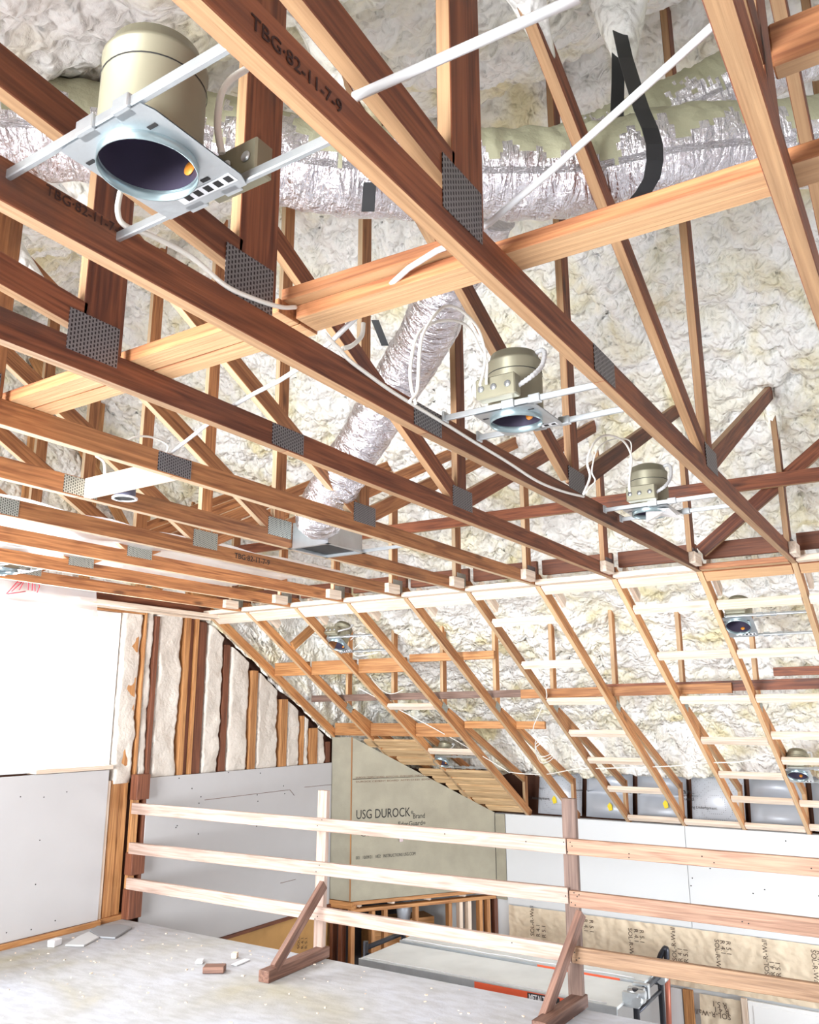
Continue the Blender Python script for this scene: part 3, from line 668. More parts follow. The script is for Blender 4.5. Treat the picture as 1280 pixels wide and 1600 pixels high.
# ================================================================== TRUSSES
TL = {-1: 'weathered ribbed roof truss chord across the top right corner, nearest to the camera',
      0: 'big roof truss running from the top edge to the right side, nail plate at centre',
      1: 'roof truss with white cable stapled along its chord, second of the large ones',
      2: 'roof truss with a large dark nail plate near the left edge',
      3: 'roof truss just above the grey round electrical box, on its near side',
      4: 'roof truss behind the grey electrical box and the open metal vent boot',
      5: 'roof truss stamped with a printed number row along its chord',
      6: 'thin-looking roof truss directly behind the one with the printed number row',
      7: 'second roof truss from the gable wall', 8: 'roof truss nearest to the gable wall'}
SPL = {0: -.0, 1: -.045, 2: -.0}
for n in range(-1, 9):
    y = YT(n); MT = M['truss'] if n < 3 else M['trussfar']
    t = thing('roof_truss', (5.0, y - .019, HC), TL[n], 'roof truss', 'roof trusses')
    sp = SPL.get(n, 0); hc = HC + .0445
    member('bottom_chord', MT, t, n, (-2.95, hc), (2.215, hc + sp), thick=.038)
    member('bottom_chord', MT, t, n, (2.215, hc + sp), (XK - .005, hc), thick=.038)
    # sloped chord, lower face in the slope plane
    off = V((SN, CS)) * .0445
    member('sloped_chord', M['rafter'] , t, n, (XK + off.x - .03, HC + off.y + .03 * TAN), (XW + .05 + off.x, ZS(XW + .05) + off.y), thick=.038)
    # webs
    member('web_post', MT, t, n, (1.39, HC + .09), (1.39, ZR(1.39) + .05), .14)
    member('web_post', MT, t, n, (3.55, HC + .09), (3.55, 5.1), .089)
    member('web_post', MT, t, n, (5.68, HC + .09), (5.68, 3.85), .089)
    member('web_post', M['rafter'], t, n, (7.53, ZS(7.53) + .1), (7.53, ZR(7.53) + .05), .076)
    member('web_post', M['rafter'], t, n, (6.55, ZS(6.55) + .1), (6.55, ZR(6.55) + .05), .03) if n > 90 else None
    member('web_diagonal', MT, t, n, (1.33, 2.80), (-.6, 3.02), .089)
    member('web_diagonal', MT, t, n, (3.47, 2.76), (1.38, 3.86), .089)
    member('web_diagonal', MT, t, n, (3.63, 2.76), (5.72, 3.80), .089)
    member('heel_web', M['rafter'], t, n, (7.60, 1.70), (9.40, .92), .076)
    member('heel_post', M['rafter'], t, n, (9.42, .60), (9.42, .95), .076)
    if n >= 0: member('scab', M['pine'], t, n, (6.0, 2.72), (6.30, 2.545), .075, .03, -.037)
    # nail plates on the near face
    yp = y - .0395
    pm = M['plate'] if n < 4 else M['plategalv']
    for (cx, cz, dx, dz) in () if n < 0 else ((1.36, 2.745, .17, .125), (2.215, 2.68 + sp, .175, .08), (3.55, 2.74, .20, .105), (5.72, 2.72, .14, .10)):
        put('nail_plate', boxmesh('nail_plate', dx, .002, dz, 0), pm, t, Matrix.Translation((cx, yp, cz)))
    put('nail_plate', boxmesh('nail_plate', .11, .002, .07, 0), M['plategalv'], t, Matrix.Translation((7.52, yp, ZS(7.52) + .09)) @ Matrix.Rotation(math.atan(TAN), 4, 'Y'))
    if n >= 0:
        bx0 = 5.52
        box('nailer_block', M['pine'], t, bx0, bx0 + .17, y - .038 - .045, y - .039, HC + .01, HC + .085, .003)
    if n == 5:
        p = onY(366, 876, y - .040); text('stamp', 'TBG·82-11-7-9', M['ink'], t, (p.x, y - .0395, HC + .03), (1, 0, 0), (0, 0, 1), .05, 1.1)
    if n == 0:
        text('stamp', 'TBG·82-11-7-9', M['stampink'], t, (.72, y - .0395, HC + .03), (1, 0, 0), (0, 0, 1), .036)
    if n == 1:
        text('stamp', 'TBG·82-11-7-9', M['stampink'], t, (.80, y - .0395, HC + .03), (1, 0, 0), (0, 0, 1), .03)
# gable truss
t = thing('roof_truss', (5.0, YG - .02, HC), 'gable end truss framing against the window wall', 'roof truss', 'roof trusses')
ng = (YG - .0 - Y0) / S
member('sloped_chord', M['rafter'], t, ng, (XK, HC + .05), (7.95, ZS(7.95) + .05), thick=.038)
member('bottom_chord', M['truss'], t, ng, (-2.95, HC + .055), (XK, HC + .055), thick=.038)
for k, x in enumerate([-.4, .2, .8, 1.4, 2.0, 2.6, 3.2, 3.8, 4.4, 5.0, 5.6]):
    member('gable_stud', M['orange'], t, ng, (x, HC + .1), (x, ZR(x)), .089)
    if x > 1: text('stamp', '185 lbs', M['stampink'], t, (x + .02, YG - .0385, 3.2 + .1 * math.sin(x * 9)), (0, 0, 1), (-1, 0, 0), .05)
for a, b in (((2.0, 2.8), (3.5, 4.6)), ((5.2, 2.8), (3.7, 4.6)), ((1.5, 2.8), (.6, 3.3)), ((5.6, 2.8), (6.6, 3.0))):
    member('web_diagonal', M['orange'], t, ng, a, b, .089, dy=-.03)

# extra diag web visible in the far bays
t = thing('diagonal_brace', (6.6, 5.9, 2.3), 'short diagonal brace among the far rafters near the gable', 'brace')
beam('lumber', M['orange'], t, onY(457, 1010, 5.6) , onY(492, 978, 5.6), .038, .089)

# ------------------------------------------------------------------ braces running across the trusses
t = thing('strongback', (1.6, .5, HC + .09), 'flat brace board lying across the truss chords in the upper right half', 'brace')
beam('plank', M['brace'], t, (1.65, -.9, HC + .109), (1.60, 1.36, HC + .109), .092, .038, (1, 0, 0))
beam('plank', M['brace'], t, (1.57, .80, HC + .1475), (1.54, 1.38, HC + .1475), .05, .036, (1, 0, 0))
t = thing('strongback', (1.55, 2.0, HC + .09), 'pair of brace boards side by side with a dark seam, at the left', 'brace')
beam('plank', M['brace'], t, (1.625, 1.37, HC + .108), (1.615, 2.64, HC + .108), .076, .036, (1, 0, 0))
beam('plank', M['brace'], t, (1.54, 1.37, HC + .110), (1.53, 2.64, HC + .110), .086, .040, (1, 0, 0))
tag(box('ceiling_brace', M['brace'], None, 1.312, 1.352, -.9, .115, HC + .105, HC + .19, .003, 'y'), 'short board end with pale underside at the top right corner', 'brace')
tag(beam('cross_brace', M['truss'], None, (5.62, -1.0, 3.13), (5.62, 5.9, 3.20), .038, .089, (1, 0, 0)), 'long horizontal brace nailed across the web posts above the knee line', 'brace')
tag(beam('cross_brace', M['truss'], None, onX(1095, 862, 5.74), onX(1290, 692, 5.74), .038, .089, (1, 0, 0)), 'diagonal brace crossing between web posts at the right edge', 'brace')
# braces in the sloped zone
tag(beam('cross_brace', M['grey'], None, (7.47, 6.1, 1.845), (7.47, 3.25, 1.87), .038, .07, (1, 0, 0)), 'greyish horizontal brace behind the far rafters', 'brace')
tag(beam('cross_brace', M['rafter'], None, (7.46, 3.5, 1.86), (7.46, 1.55, 1.885), .038, .085, (1, 0, 0)), 'orange horizontal brace behind the middle rafters', 'brace')
tag(beam('cross_brace', M['truss'], None, (7.50, 2.75, 1.895), (7.50, -.6, 1.92), .038, .085, (1, 0, 0)), 'dark brown horizontal brace behind the right rafters', 'brace')
tag(beam('cross_brace', M['truss'], None, (7.52, 1.22, 2.01), (7.52, -.6, 2.03), .038, .07, (1, 0, 0)), 'short upper horizontal brace at the right edge', 'brace')

# ------------------------------------------------------------------ knee line boards
ORD = ['first', 'second', 'third', 'fourth', 'fifth', 'sixth', 'seventh', 'eighth', 'ninth', 'tenth']
for n in range(-1, 9):
    ya = YT(n) + .003; yb = (YT(n + 1) if n < 8 else YG) - .041
    k = ORD[n + 1]
    mt = M['pine'] if n != 0 else M['brace']
    tag(box('knee_block', mt, None, XK - .095, XK - .006, ya, yb, HC, HC + .038, .003, 'y'), 'flat board at the ceiling knee, in the %s bay counted from the right edge' % k, 'wood block', 'flat boards along the knee line')
    c0 = V((XK + .012, 0, ZS(XK + .012))) + V((SN, 0, CS)) * .019; ax = V((CS, 0, -SN))
    wdt = .135 if n > 3 else .10
    cc = c0 + ax * (wdt / 2)
    o = beam('slope_block', M['pine'] if n > 0 else M['brace'], None, (cc.x, ya, cc.z), (cc.x, yb, cc.z), wdt, .036, tuple(ax)); tag(o, 'tilted board under the first step of the slope, %s bay from the right edge' % k, 'wood block', 'tilted boards along the knee line')
    tag(box('knee_header', M['darkstud'], None, XK + .05, XK + .088, ya, yb, HC + .095, HC + .21, .003, 'y'), 'dark header board behind the knee line, %s bay from the right edge' % k, 'wood block', 'dark headers behind the knee line')
# ladder blocking in the slope
def ladder(bay, xs, bayname, wd=.075):
    for i, x in enumerate(xs):
        ya, yb = YT(bay) + .003, YT(bay + 1) - .041
        c = V((x, 0, ZS(x))) + V((SN, 0, CS)) * .019
        o = beam('ladder_block', M['pine'], None, (c.x, ya, c.z), (c.x, yb, c.z), wd, .038, (CS, 0, -SN), .004)
        tag(o, '%s pale ladder block down from the knee, %s' % (ORD[i], bayname), 'wood block', 'pale ladder blocks between the rafters')
ladder(3, [6.25, 6.80, 7.32, 7.82, 8.28, 8.81, 9.39], 'in the leftmost laddered bay')
ladder(1, [6.21, 6.75, 7.32, 7.91, 8.46, 8.89, 9.40], 'in the middle laddered bay')
ladder(0, [6.22, 6.76, 7.31, 7.82, 8.20, 8.91, 9.35], 'in the right laddered bay')
ladder(-1, [6.22, 6.76, 7.31, 7.9], 'at the right edge of the picture')
ladder(2, [9.40], 'in the bay without ladder, at the wall')
for (ba, bb, x, lab) in ((6, 7, 7.38, 'upper pale block in the dark far bay above the small light'), (6, 7, 8.19, 'lower pale block in the dark far bay beside the small light')):
    c = V((x, 0, ZS(x))) + V((SN, 0, CS)) * .019
    tag(beam('ladder_block', M['pine'], None, (c.x, YT(ba) + .003, c.z), (c.x, YT(bb) - .041, c.z), .07, .038, (CS, 0, -SN)), lab, 'wood block', 'pale ladder blocks between the rafters')
# 2x6 headers between the far rafters, upright boards
for j, x in enumerate((6.84, 7.92)):
    for n in range(5, 9):
        ya = YT(n) + .003; yb = (YT(n + 1) if n < 8 else YG - .0) - .041
        if n == 5: ya = YT(5) - .35
        z0 = ZS(x) + .02
        if n == 5:
            o = box('rafter_header', M['orange'], None, x, x + .038, ya, yb, z0 + .09, z0 + .165, .003, 'y')
        else: o = box('rafter_header', M['orange'], None, x, x + .038, ya, yb, z0, z0 + .14, .003, 'y')
        tag(o, '%s header between the far rafters, %s bay from the gable' % (('upper', 'lower')[j], ORD[8 - n]), 'header', 'headers between the far rafters')
# soffit planks beside the cement board
for i in range(6):
    x = 8.62 + i * .145; c = V((x, 0, ZS(x))) + V((SN, 0, CS)) * .014
    tfar = min(YG - .3, C1.y + (x - C1.x) * (C2.y - C1.y) / (C2.x - C1.x) - .02)
    tag(beam('soffit_plank', M['soffit'], None, (c.x, YT(6) - .0 + .003, c.z), (c.x, tfar, c.z), .135, .028, (CS, 0, -SN)), '%s narrow ceiling plank above the cement board, counted from the top' % ORD[i], 'plank', 'ceiling planks above the cement board')
for i in range(3):
    x = 8.05 + i * .17; c = V((x, 0, ZS(x))) + V((SN, 0, CS)) * .014
    tag(beam('soffit_plank', M['soffit'], None, (c.x, YT(7) + .003, c.z), (c.x, C1.y + (x - C1.x) * (C2.y - C1.y) / (C2.x - C1.x) - .02, c.z), .15, .028, (CS, 0, -SN)), '%s short plank piece left of the far small light' % ORD[i], 'plank', 'ceiling planks above the cement board')

# ================================================================== GUARD RAIL
t = thing('guard_rail', (XE, 4, 0), 'temporary wooden guard rail along the floor edge, with three rails, two posts and braces', 'railing')
for (z0, m1) in ((.85, 'pink'), (.55, 'pink'), (.25, 'pink')):
    dz = {.85: 0, .55: .035, .25: 0}[z0]
    beam('rail', M['pink'], t, (5.045, 6.08, z0 + .045 - dz * .6), (5.045, 2.097, z0 + .045 + dz * .6), .036, .089, (1, 0, 0), .003)
    beam('rail', M['pine3'] if z0 < .5 else M['pine2'], t, (5.045, 2.09, z0 + .045 + dz * .2), (5.045, -.6, z0 + .05 + dz * .2), .036, .089, (1, 0, 0), .003)
beam('post', M['pink'], t, (5.085, 4.035, 0.01), (5.085, 4.02, 1.13), .038, .085, (1, 0, 0), .003)
beam('post', M['grey'], t, (5.085, 2.095, 0.0), (5.085, 2.085, 1.17), .038, .09, (1, 0, 0), .003)
# braces: from the post down to a foot board
beam('brace', M['brownpost'], t, (5.02, 3.955, .50), (4.52, 3.955, .07), .038, .07, (0, 1, 0), .003)
beam('foot', M['brownpost'], t, (4.44, 3.975, .036), (5.12, 4.01, .036), .085, .07, (0, 1, 0), .003)
beam('brace', M['brownpost'], t, (5.03, 2.02, .53), (4.70, 2.14, .03), .038, .08, (0, 1, 0), .003)
beam('foot', M['brownpost'], t, (4.55, 2.10, .036), (5.12, 2.08, .036), .085, .07, (0, 1, 0), .003)
bm = bmesh.new()
for x, y in [(891, 1316), (894, 1322), (887, 1331), (881, 1316), (897, 1395), (902, 1401), (905, 1398), (884, 1400), (893, 1410), (899, 1414), (893, 1482), (898, 1488), (905, 1497), (887, 1484), (901, 1500), (889, 1499), (496, 1290), (503, 1281), (499, 1352), (494, 1362), (496, 1432), (492, 1436), (983, 1334), (983, 1340), (1097, 1338), (1116, 1348), (1268, 1357), (1160, 1440), (1170, 1443), (800, 1473), (695, 1303), (822, 1315)]:
    bmesh.ops.create_cone(bm, cap_ends=True, segments=6, radius1=.004, radius2=.004, depth=.003, matrix=Matrix.Translation(onX(x, y, 5.0265)) @ Matrix.Rotation(math.pi / 2, 4, 'Y'))
me = bpy.data.meshes.new('nails'); bm.to_mesh(me); bm.free(); put('nail_heads', me, M['ink'], t, Matrix.Identity(4))['kind'] = 'stuff'

# ================================================================== SCAFFOLD
t = thing('scaffold', (6.3, 3.1, -2.8), 'scaffold with two pale platform planks and orange rails beyond the floor edge', 'scaffold')
for k, (xa, xb, z) in enumerate(((5.83, 6.38, -.20), (6.42, 6.98, -.19))):
    o = box('platform', M['plank'], t, xa, xb, 2.12, 4.22, z - .02, z, .004, 'y')
    box('side_rail', M['steel'], t, xa - .012, xa, 2.12, 4.22, z - .07, z + .003, .002, 'y')
    ys = (3.18, 2.42) if k == 0 else (2.95, 2.3)
    box('orange_band', M['orangeband'], t, xa - .016, xa - .0125, ys[1], ys[0], z - (.068 if k == 0 else .022), z - .004, .001, 'y')
    if k == 0:
        box('black_label', M['black'], t, xa - .0175, xa - .0165, 2.52, 2.76, z - .064, z - .008, 0, 'y')
        text('lettering', 'METALTECH', M['paper'], t, (xa - .018, 2.75, z - .055), (0, -1, 0), (0, 0, 1), .055, .62, .0015)
    tube('edge_rope', M['greycable'], t, [(xa + .02, 4.2 - j * .2, z + .006 + .004 * (j % 2)) for j in range(11)], .005, 6)
for x in (6.0, 6.56):
    for y in (2.05, 4.28):
        tube('upright', M['darkmetal'], t, [(x, y, -2.78), (x, y, -.12)], .021, 12)
    tube('side_tube', M['darkmetal'], t, [(x, 2.05, -.22), (x, 4.28, -.22)], .019, 10)
for y in (2.05, 4.28):
    for z in (-.17, -.27, -.75): tube('rung', M['darkmetal'], t, [(6.0, y, z), (6.56, y, z)], .02 if z != -.27 else .013, 12)
for x, y in ((6.0, 2.05), (6.56, 2.05)):
    tube('coupler', M['steel'], t, [(x - .05, y - .02, -.19), (x + .05, y - .02, -.19)], .032, 10)
    tube('coupler', M['steel'], t, [(x, y - .07, -.15), (x, y + .05, -.15)], .026, 10)
for k, x in enumerate((5.98, 6.1, 6.2)):
    box('hook', M['steel'], t, x - .02, x + .02, 2.02, 2.13, -.23, -.14)

# ================================================================== FLOOR CLUTTER
def scrap(x, y, label, mat, dims, rz, rx=0, name='wood_scrap', cat='wood scrap', z=0):
    p = onZ(x, y, z); o = put(name, boxmesh(name, *dims, .003), mat, None, Matrix.Translation((p.x, p.y, z + dims[2] / 2 + .002 + abs(math.sin(rx)) * dims[1] / 2)) @ Matrix.Rotation(rz, 4, 'Z') @ Matrix.Rotation(rx, 4, 'X'))
    return tag(o, label, cat)
scrap(335, 1519, 'reddish offcut block lying on the floor left of the brace foot', M['brownpost'], (.14, .09, .04), -1.0)
scrap(367, 1497, 'tiny pale wooden cube on the floor', M['pine'], (.045, .04, .035), .4)
scrap(376, 1505, 'flat white sliver on the floor beside the pale cube', M['paper'], (.15, .05, .008), .1)
scrap(312, 1505, 'white crumpled chip left of the reddish offcut', M['paper'], (.06, .05, .02), .6, name='plaster_chip', cat='debris')
scrap(85, 1478, 'small white lump of foam on the floor by the wall strip', M['paper'], (.09, .06, .045), .3, name='foam_lump', cat='debris')
tag(poly('board_scrap', M['slate'], None, [onZ(x, y, .004) for x, y in ((140, 1456), (156, 1465.5), (180, 1467), (206, 1451), (186, 1446), (152, 1449))], .012, (0, 0, 1)), 'dark grey board scrap with pale marks lying in the floor corner', 'board scrap')
for x, y in ((157, 1453), (172, 1456), (189, 1456)): pass
tag(poly('board_scrap', plain('light_scrap', srgb(206, 208, 210), .8), None, [onZ(x, y, .004) for x, y in ((102, 1478), (131, 1479), (155, 1466), (139, 1457.5), (122, 1465))], .010, (0, 0, 1)), 'light grey board scrap in front of the dark marked one', 'board scrap')
for i in range(46):
    pass
bm = bmesh.new()
for i in range(420):
    x = random.uniform(2.2, 5.0); y = random.uniform(1.0, 6.05); s = random.uniform(.003, .011)
    r = bmesh.ops.create_cube(bm, size=1); bmesh.ops.scale(bm, vec=(s * random.uniform(1, 2.2), s, s * .6), verts=r['verts'])
    bmesh.ops.rotate(bm, cent=(0, 0, 0), matrix=Matrix.Rotation(random.uniform(0, 3), 3, 'Z'), verts=r['verts']); bmesh.ops.translate(bm, vec=(x, y, s * .3), verts=r['verts'])
me = bpy.data.meshes.new('crumbs'); bm.to_mesh(me); bm.free(); o = put('floor_crumbs', me, M['pine'], None, Matrix.Identity(4)); tag(o, 'tiny foam and sawdust crumbs scattered over the subfloor', 'debris', None, 'stuff')

# ================================================================== RECESSED LIGHTS
def make_can(label):
    """origin = centre of the round opening, local x along the bars"""
    t = thing('recessed_light', (0, 0, 0), label, 'recessed light', 'recessed can lights')
    I = Matrix.Identity(4)
    # frame plate with a round hole
    bm = bmesh.new(); seg = 40; R0 = .086; hx0, hx1, hy0, hy1 = -.115, .105, -.142, .108
    inn = []; out = []
    for k in range(seg):
        a = 2 * math.pi * k / seg; c, s = math.cos(a), math.sin(a)
        inn.append((R0 * c, R0 * s))
        tx_ = (hx1 if c > 0 else -hx0) / max(1e-6, abs(c)); ty_ = (hy1 if s > 0 else -hy0) / max(1e-6, abs(s)); q = min(tx_, ty_); out.append((q * c, q * s))
    for z in (0.0, .0025):
        vi = [bm.verts.new((x, y, z)) for x, y in inn]; vo = [bm.verts.new((x, y, z)) for x, y in out]
        for k in range(seg): bm.faces.new((vi[k], vi[(k + 1) % seg], vo[(k + 1) % seg], vo[k]))
    bmesh.ops.recalc_face_normals(bm, faces=bm.faces); me = bpy.data.meshes.new('frame_plate'); bm.to_mesh(me); bm.free()
    put('frame_plate', me, M['steel'], t, I)
    lathe('collar', M['collar'], t, [(.0885, .0), (.0885, -.018), (.0865, -.018), (.0865, .004)], (0, 0, 0))
    lathe('housing', M['can'], t, [(.0925, .003), (.0925, .185), (.0945, .187), (.0945, .195), (.088, .197), (.08, .225), (.05, .238), (0, .24)], (0, 0, 0))
    lathe('housing_seam', M['ink'], t, [(.0935, .150), (.0945, .1515), (.0935, .153)], (0, 0, 0))
    lathe('inner_liner', M['candark'], t, [(.087, -.002), (.087, .17), (.06, .18), (0, .18)], (0, 0, 0))
    lathe('socket', M['ink'], t, [(.025, .179), (.025, .13), (.018, .12), (.018, .175)], (.02, .01, 0), 16)
    box('inner_flap', M['ink'], t, -.05, .0, .055, .06, .03, .13)
    lathe('inspection_label', M['sticker'], t, [(0, 0), (.014, 0), (.014, .001), (0, .001)], (0, 0, 0), 18, Matrix.Translation((-.012, -.083, .035)) @ Matrix.Rotation(-math.pi / 2, 4, 'X'))
    box('inner_bracket', M['steel'], t, .03, .045, -.01, .01, .12, .165)
    for s in (-.14, .105):
        bm = bmesh.new()
        bar = box('hanger_bar', M['steel'], t, -.29, .29, s - .006, s + .006, .004, .024, .002)
        box('bar_clip', M['steel'], bar, -.06, -.02, s - .012, s + .012, .0, .028, .002)
        box('bar_clip', M['steel'], bar, .03, .075, s - .012, s + .012, .0, .028, .002)
        for e in (-.29, .29): box('bar_foot', M['steel'], bar, e - .004, e + .004, s - .018, s + .018, .0, .035, .001)
    jb = box('junction_box', M['can'], t, -.075, .065, .118, .165, .026, .098, .004)
    for q in (-.05, .0, .045): lathe('knockout', M['steel'], jb, [(0, 0), (.011, 0), (.011, .002), (0, .002)], (0, 0, 0), 14, Matrix.Translation((q, .166, .06)) @ Matrix.Rotation(-math.pi / 2, 4, 'X'))
    tube('flex_conduit', M['greycable'], t, [(-.07, .13, .06), (-.11, .11, .09), (-.125, .06, .14), (-.12, .02, .20), (-.10, .0, .225), (-.07, .0, .215), (-.06, .0, .20)], .008, 8, radii=lambda u: .008 + .0012 * math.sin(u * 150), subdiv=12)
    box('spec_label', M['paper'], t, -.10, .04, -.122, -.098, -.001, -.0004, 0)
    for k in range(5): box('label_print', M['ink'], t, -.095 + k * .026, -.08 + k * .026, -.118, -.102, -.0016, -.0011, 0)
    for a in (.6, 2.5, 4.2): box('slot', M['ink'], t, .102 * math.cos(a) - .010, .102 * math.cos(a) + .010, .102 * math.sin(a) - .004, .102 * math.sin(a) + .004, -.0012, -.0004, 0)
    return t
CANS = [((.832, 1.085, HC + .012), 0, 'big grey-domed recessed can light in the upper left, open end toward the viewer'),
        ((2.40, 1.11, HC + .012), 0, 'recessed light with cable loops, right of the picture centre'),
        ((3.965, 1.13, HC + .012), 0, 'recessed light with crumpled plastic in its opening, at right, nearest to the knee line'),
        (onS(526, 1009), 1, 'small recessed light between the far rafters beside the gable'),
        (onS(1154, 980), 1, 'recessed light with orange socket in the sloped ceiling at right'),
        (onS(1247, 1213), 1, 'recessed light low in the slope at the right edge above the white wall'),
        (onS(689, 1192), 1, 'recessed light in the dark far bay above the cement board'),
        ((3.2, 5.35, HC + .012), 0, 'glaring recessed light fixture above the window, between the far trusses')]
proto = None
for i, (p, sl, lab) in enumerate(CANS):
    if proto is None: proto = make_can(lab); c = proto
    else: c = copy_tree(proto); c['label'] = lab
    # local x -> world Y
    m = Matrix.Rotation(math.pi / 2, 4, 'Z')
    if sl: m = Matrix.Rotation(math.atan(TAN), 4, 'Y') @ m
    off_y = p[1] - (YT(math.floor((p[1] - Y0) / S) + .5) - .019)
    c.rotation_euler = m.to_euler(); c.location = V(p) + (V((SN, 0, CS)) * .012 if sl else V((0, 0, 0)))
    flip = 1
    for ch in c.children:                                        # the bars stay centred between the trusses
        if ch.name.startswith('hanger_bar'): ch.location.x -= off_y * flip
for ch in proto.children:
    if ch.name.startswith('junction_box'): ch.location += V((-.05, -.305, 0))
for ch in list(proto.children):
    if ch.name.startswith('flex_conduit'): bpy.data.objects.remove(ch)
# only one can has plastic in the opening
tag(poly('plastic_scrap', M['poly'], None, [(3.9, 1.02, HC + .0), (4.0, 1.0, HC - .03), (4.04, 1.1, HC + .0), (3.98, 1.16, HC - .035), (3.89, 1.13, HC + .01)], .002, (0, 0, 1)), 'crumpled clear plastic hanging from the third light', 'plastic')

# ================================================================== CABLES
def cable(label, pts, r=.0045, mat='cable', name='electric_cable', group=None):
    return tag(tube(name, M[mat], None, pts, r, 8), label, 'cable', group)
yb = YT(1) - .038 - .008
cable('white cable stapled along the second chord, running from the big can light', [onY(188, 300, yb), onY(184, 330, yb), onY(195, 352, yb)] + [onY(x, y, yb) for x, y in ((240, 370), (300, 402), (352, 446), (400, 468), (440, 480), (462, 480))], .006)
cable('white cable on the second chord further right, past the brace', [onY(x, y, yb) for x, y in ((505, 520), (530, 545), (545, 562), (575, 585), (610, 610), (650, 635), (700, 665), (740, 690), (790, 720), (840, 752), (880, 768), (912, 776))], .006)
yc = YT(.5)
cable('tall white cable loop rising above the central light', [onY(x, y, yc) for x, y in ((640, 628), (652, 610), (655, 560), (662, 520), (690, 482), (715, 482), (745, 510), (758, 550), (756, 580), (750, 602))])
cable('second lower white cable loop beside the central light', [onY(x, y, yc + .05) for x, y in ((650, 632), (642, 600), (643, 560), (655, 520), (685, 502), (715, 502), (735, 515), (750, 545), (761, 565), (760, 600))])
cable('white cable loop above the third light', [onY(x, y, YT(.45)) for x, y in ((912, 772), (922, 745), (918, 720), (930, 690), (950, 680), (975, 690), (987, 715), (984, 745), (984, 768))])
cable('thin inner cable loop above the third light', [onY(x, y, YT(.5)) for x, y in ((916, 770), (930, 752), (925, 735), (935, 700), (960, 686), (985, 690), (985, 720), (982, 765))], .003)
cable('pale cable curling behind the big can light', [onY(x, y, 1.03) for x, y in ((347, 240), (342, 215), (340, 190), (345, 150), (360, 125), (385, 108))], .007)
cable('thin white cable arcing above the grey electrical box', [onY(x, y, YT(3.6)) for x, y in ((195, 690), (215, 682), (240, 684), (262, 696), (258, 712))], .005)
cable('short cable entering the grey electrical box', [onY(164, 740, YT(3.6)), onY(162, 722, YT(3.6)), onY(150, 712, YT(3.6))], .006)
cable('white cable hanging over the brace by its joint', [onY(x, y, yb) for x, y in ((535, 545), (550, 540), (565, 525), (568, 505))], .007)
# cable bundle in the sloped bays
cable('thin white cable hanging from a middle rafter to the coil', [onS(x, y, .03) for x, y in ((853, 1075), (854, 1090), (845, 1110), (834, 1135), (836, 1148), (848, 1160))], .005)
cable('coiled white cable hanging on the fifth rafter', [onS(835 + 16 + 14 * math.cos(a) + 2 * math.sin(3 * a), 1164 + 17 * math.sin(a) + a * .8, .02) for a in [k * .62 for k in range(32)]], .004)
cable('long white cable sagging across the rafter feet', [onS(x, y, .05) for x, y in ((560, 1075), (700, 1150), (785, 1200), (800, 1207), (850, 1210), (900, 1202), (960, 1200), (1050, 1197), (1100, 1192), (1160, 1190), (1200, 1178))], .005)
cable('white cable loop on the small far light', [onS(x, y, .05) for x, y in ((548, 1000), (560, 990), (572, 992), (562, 1005), (552, 1018), (560, 1025), (590, 1020))], .004)
cable('white cable beside the far header', [onS(x, y, .08) for x, y in ((578, 1055), (590, 1072), (605, 1083), (618, 1083), (630, 1078))], .004)
# rods
tag(tube('support_rod', M['greycable'], None, [(1.19, .13, HC + .15), (1.50, .74, HC + .135), (1.53, .98, HC + .11), (1.82, 1.55, HC + .10), (1.96, 2.0, HC + .10), (2.24, 2.66, HC + .10)], .0075, 8, subdiv=3), 'long slim pale rod running diagonally over the truss chords', 'rod')
tag(tube('support_rod', M['greycable'], None, [onZ(553, 152, HC + .12), onZ(905, -4, HC + .13)], .009, 8, subdiv=1), 'pale rod spanning the top edge between the two nearest trusses', 'rod')

# ================================================================== DUCTS, BOX, VENT
def duct(label, pts, r, mat, amp=.012, freq=60):
    ph = random.random() * 9
    def rad(u):
        return lambda a: r * (1 + .05 * noise.noise(V((u * 9, math.cos(a), math.sin(a))))) + amp * noise.noise(V((u * freq, math.cos(a) * 2.2 + ph, math.sin(a) * 2.2)))
    t_ = tube('flexible_duct', mat, None, pts, r, 40, True, True, rad, 26)
    return tag(t_, label, 'duct')
def deep(x, y, d):
    return V((0, 0, CAM_Z)) + ray(x, y) * d
d1 = duct('long crinkled silver flexible duct hanging across the attic near the top', [deep(-60, 200, 2.55), deep(120, 205, 2.6), deep(300, 218, 2.7), deep(480, 258, 2.75), deep(640, 272, 2.8), deep(760, 272, 2.85), deep(900, 268, 2.85), deep(1050, 240, 2.8), deep(1200, 228, 2.85), deep(1400, 215, 2.9)], .148, M['foil'])
d1.data.materials.append(M['dusted'])
for p in d1.data.polygons:
    if p.normal.z > .02 + .9 * noise.noise(V((p.center.x * 14, p.center.y * 14, p.center.z * 4))): p.material_index = 1
d3 = duct('second silver duct rising behind the long duct at upper right', [deep(880, 245, 3.3), deep(960, 215, 3.3), deep(1060, 170, 3.25), deep(1180, 110, 3.2), deep(1300, 60, 3.2)], .12, M['foil'])
d3.data.materials.append(M['dusted'])
for p in d3.data.polygons:
    if p.normal.z > -.2 + .5 * noise.noise(p.center * 6): p.material_index = 1
duct('steep silver flexible duct dropping behind the trusses to the vent boot', [(3.82, 3.05, 2.84), deep(500, 800, 4.55), deep(560, 700, 4.3), deep(620, 600, 4.05), deep(668, 520, 3.8), deep(700, 440, 3.55), deep(760, 330, 3.3)], .125, M['foil'], .010, 90)
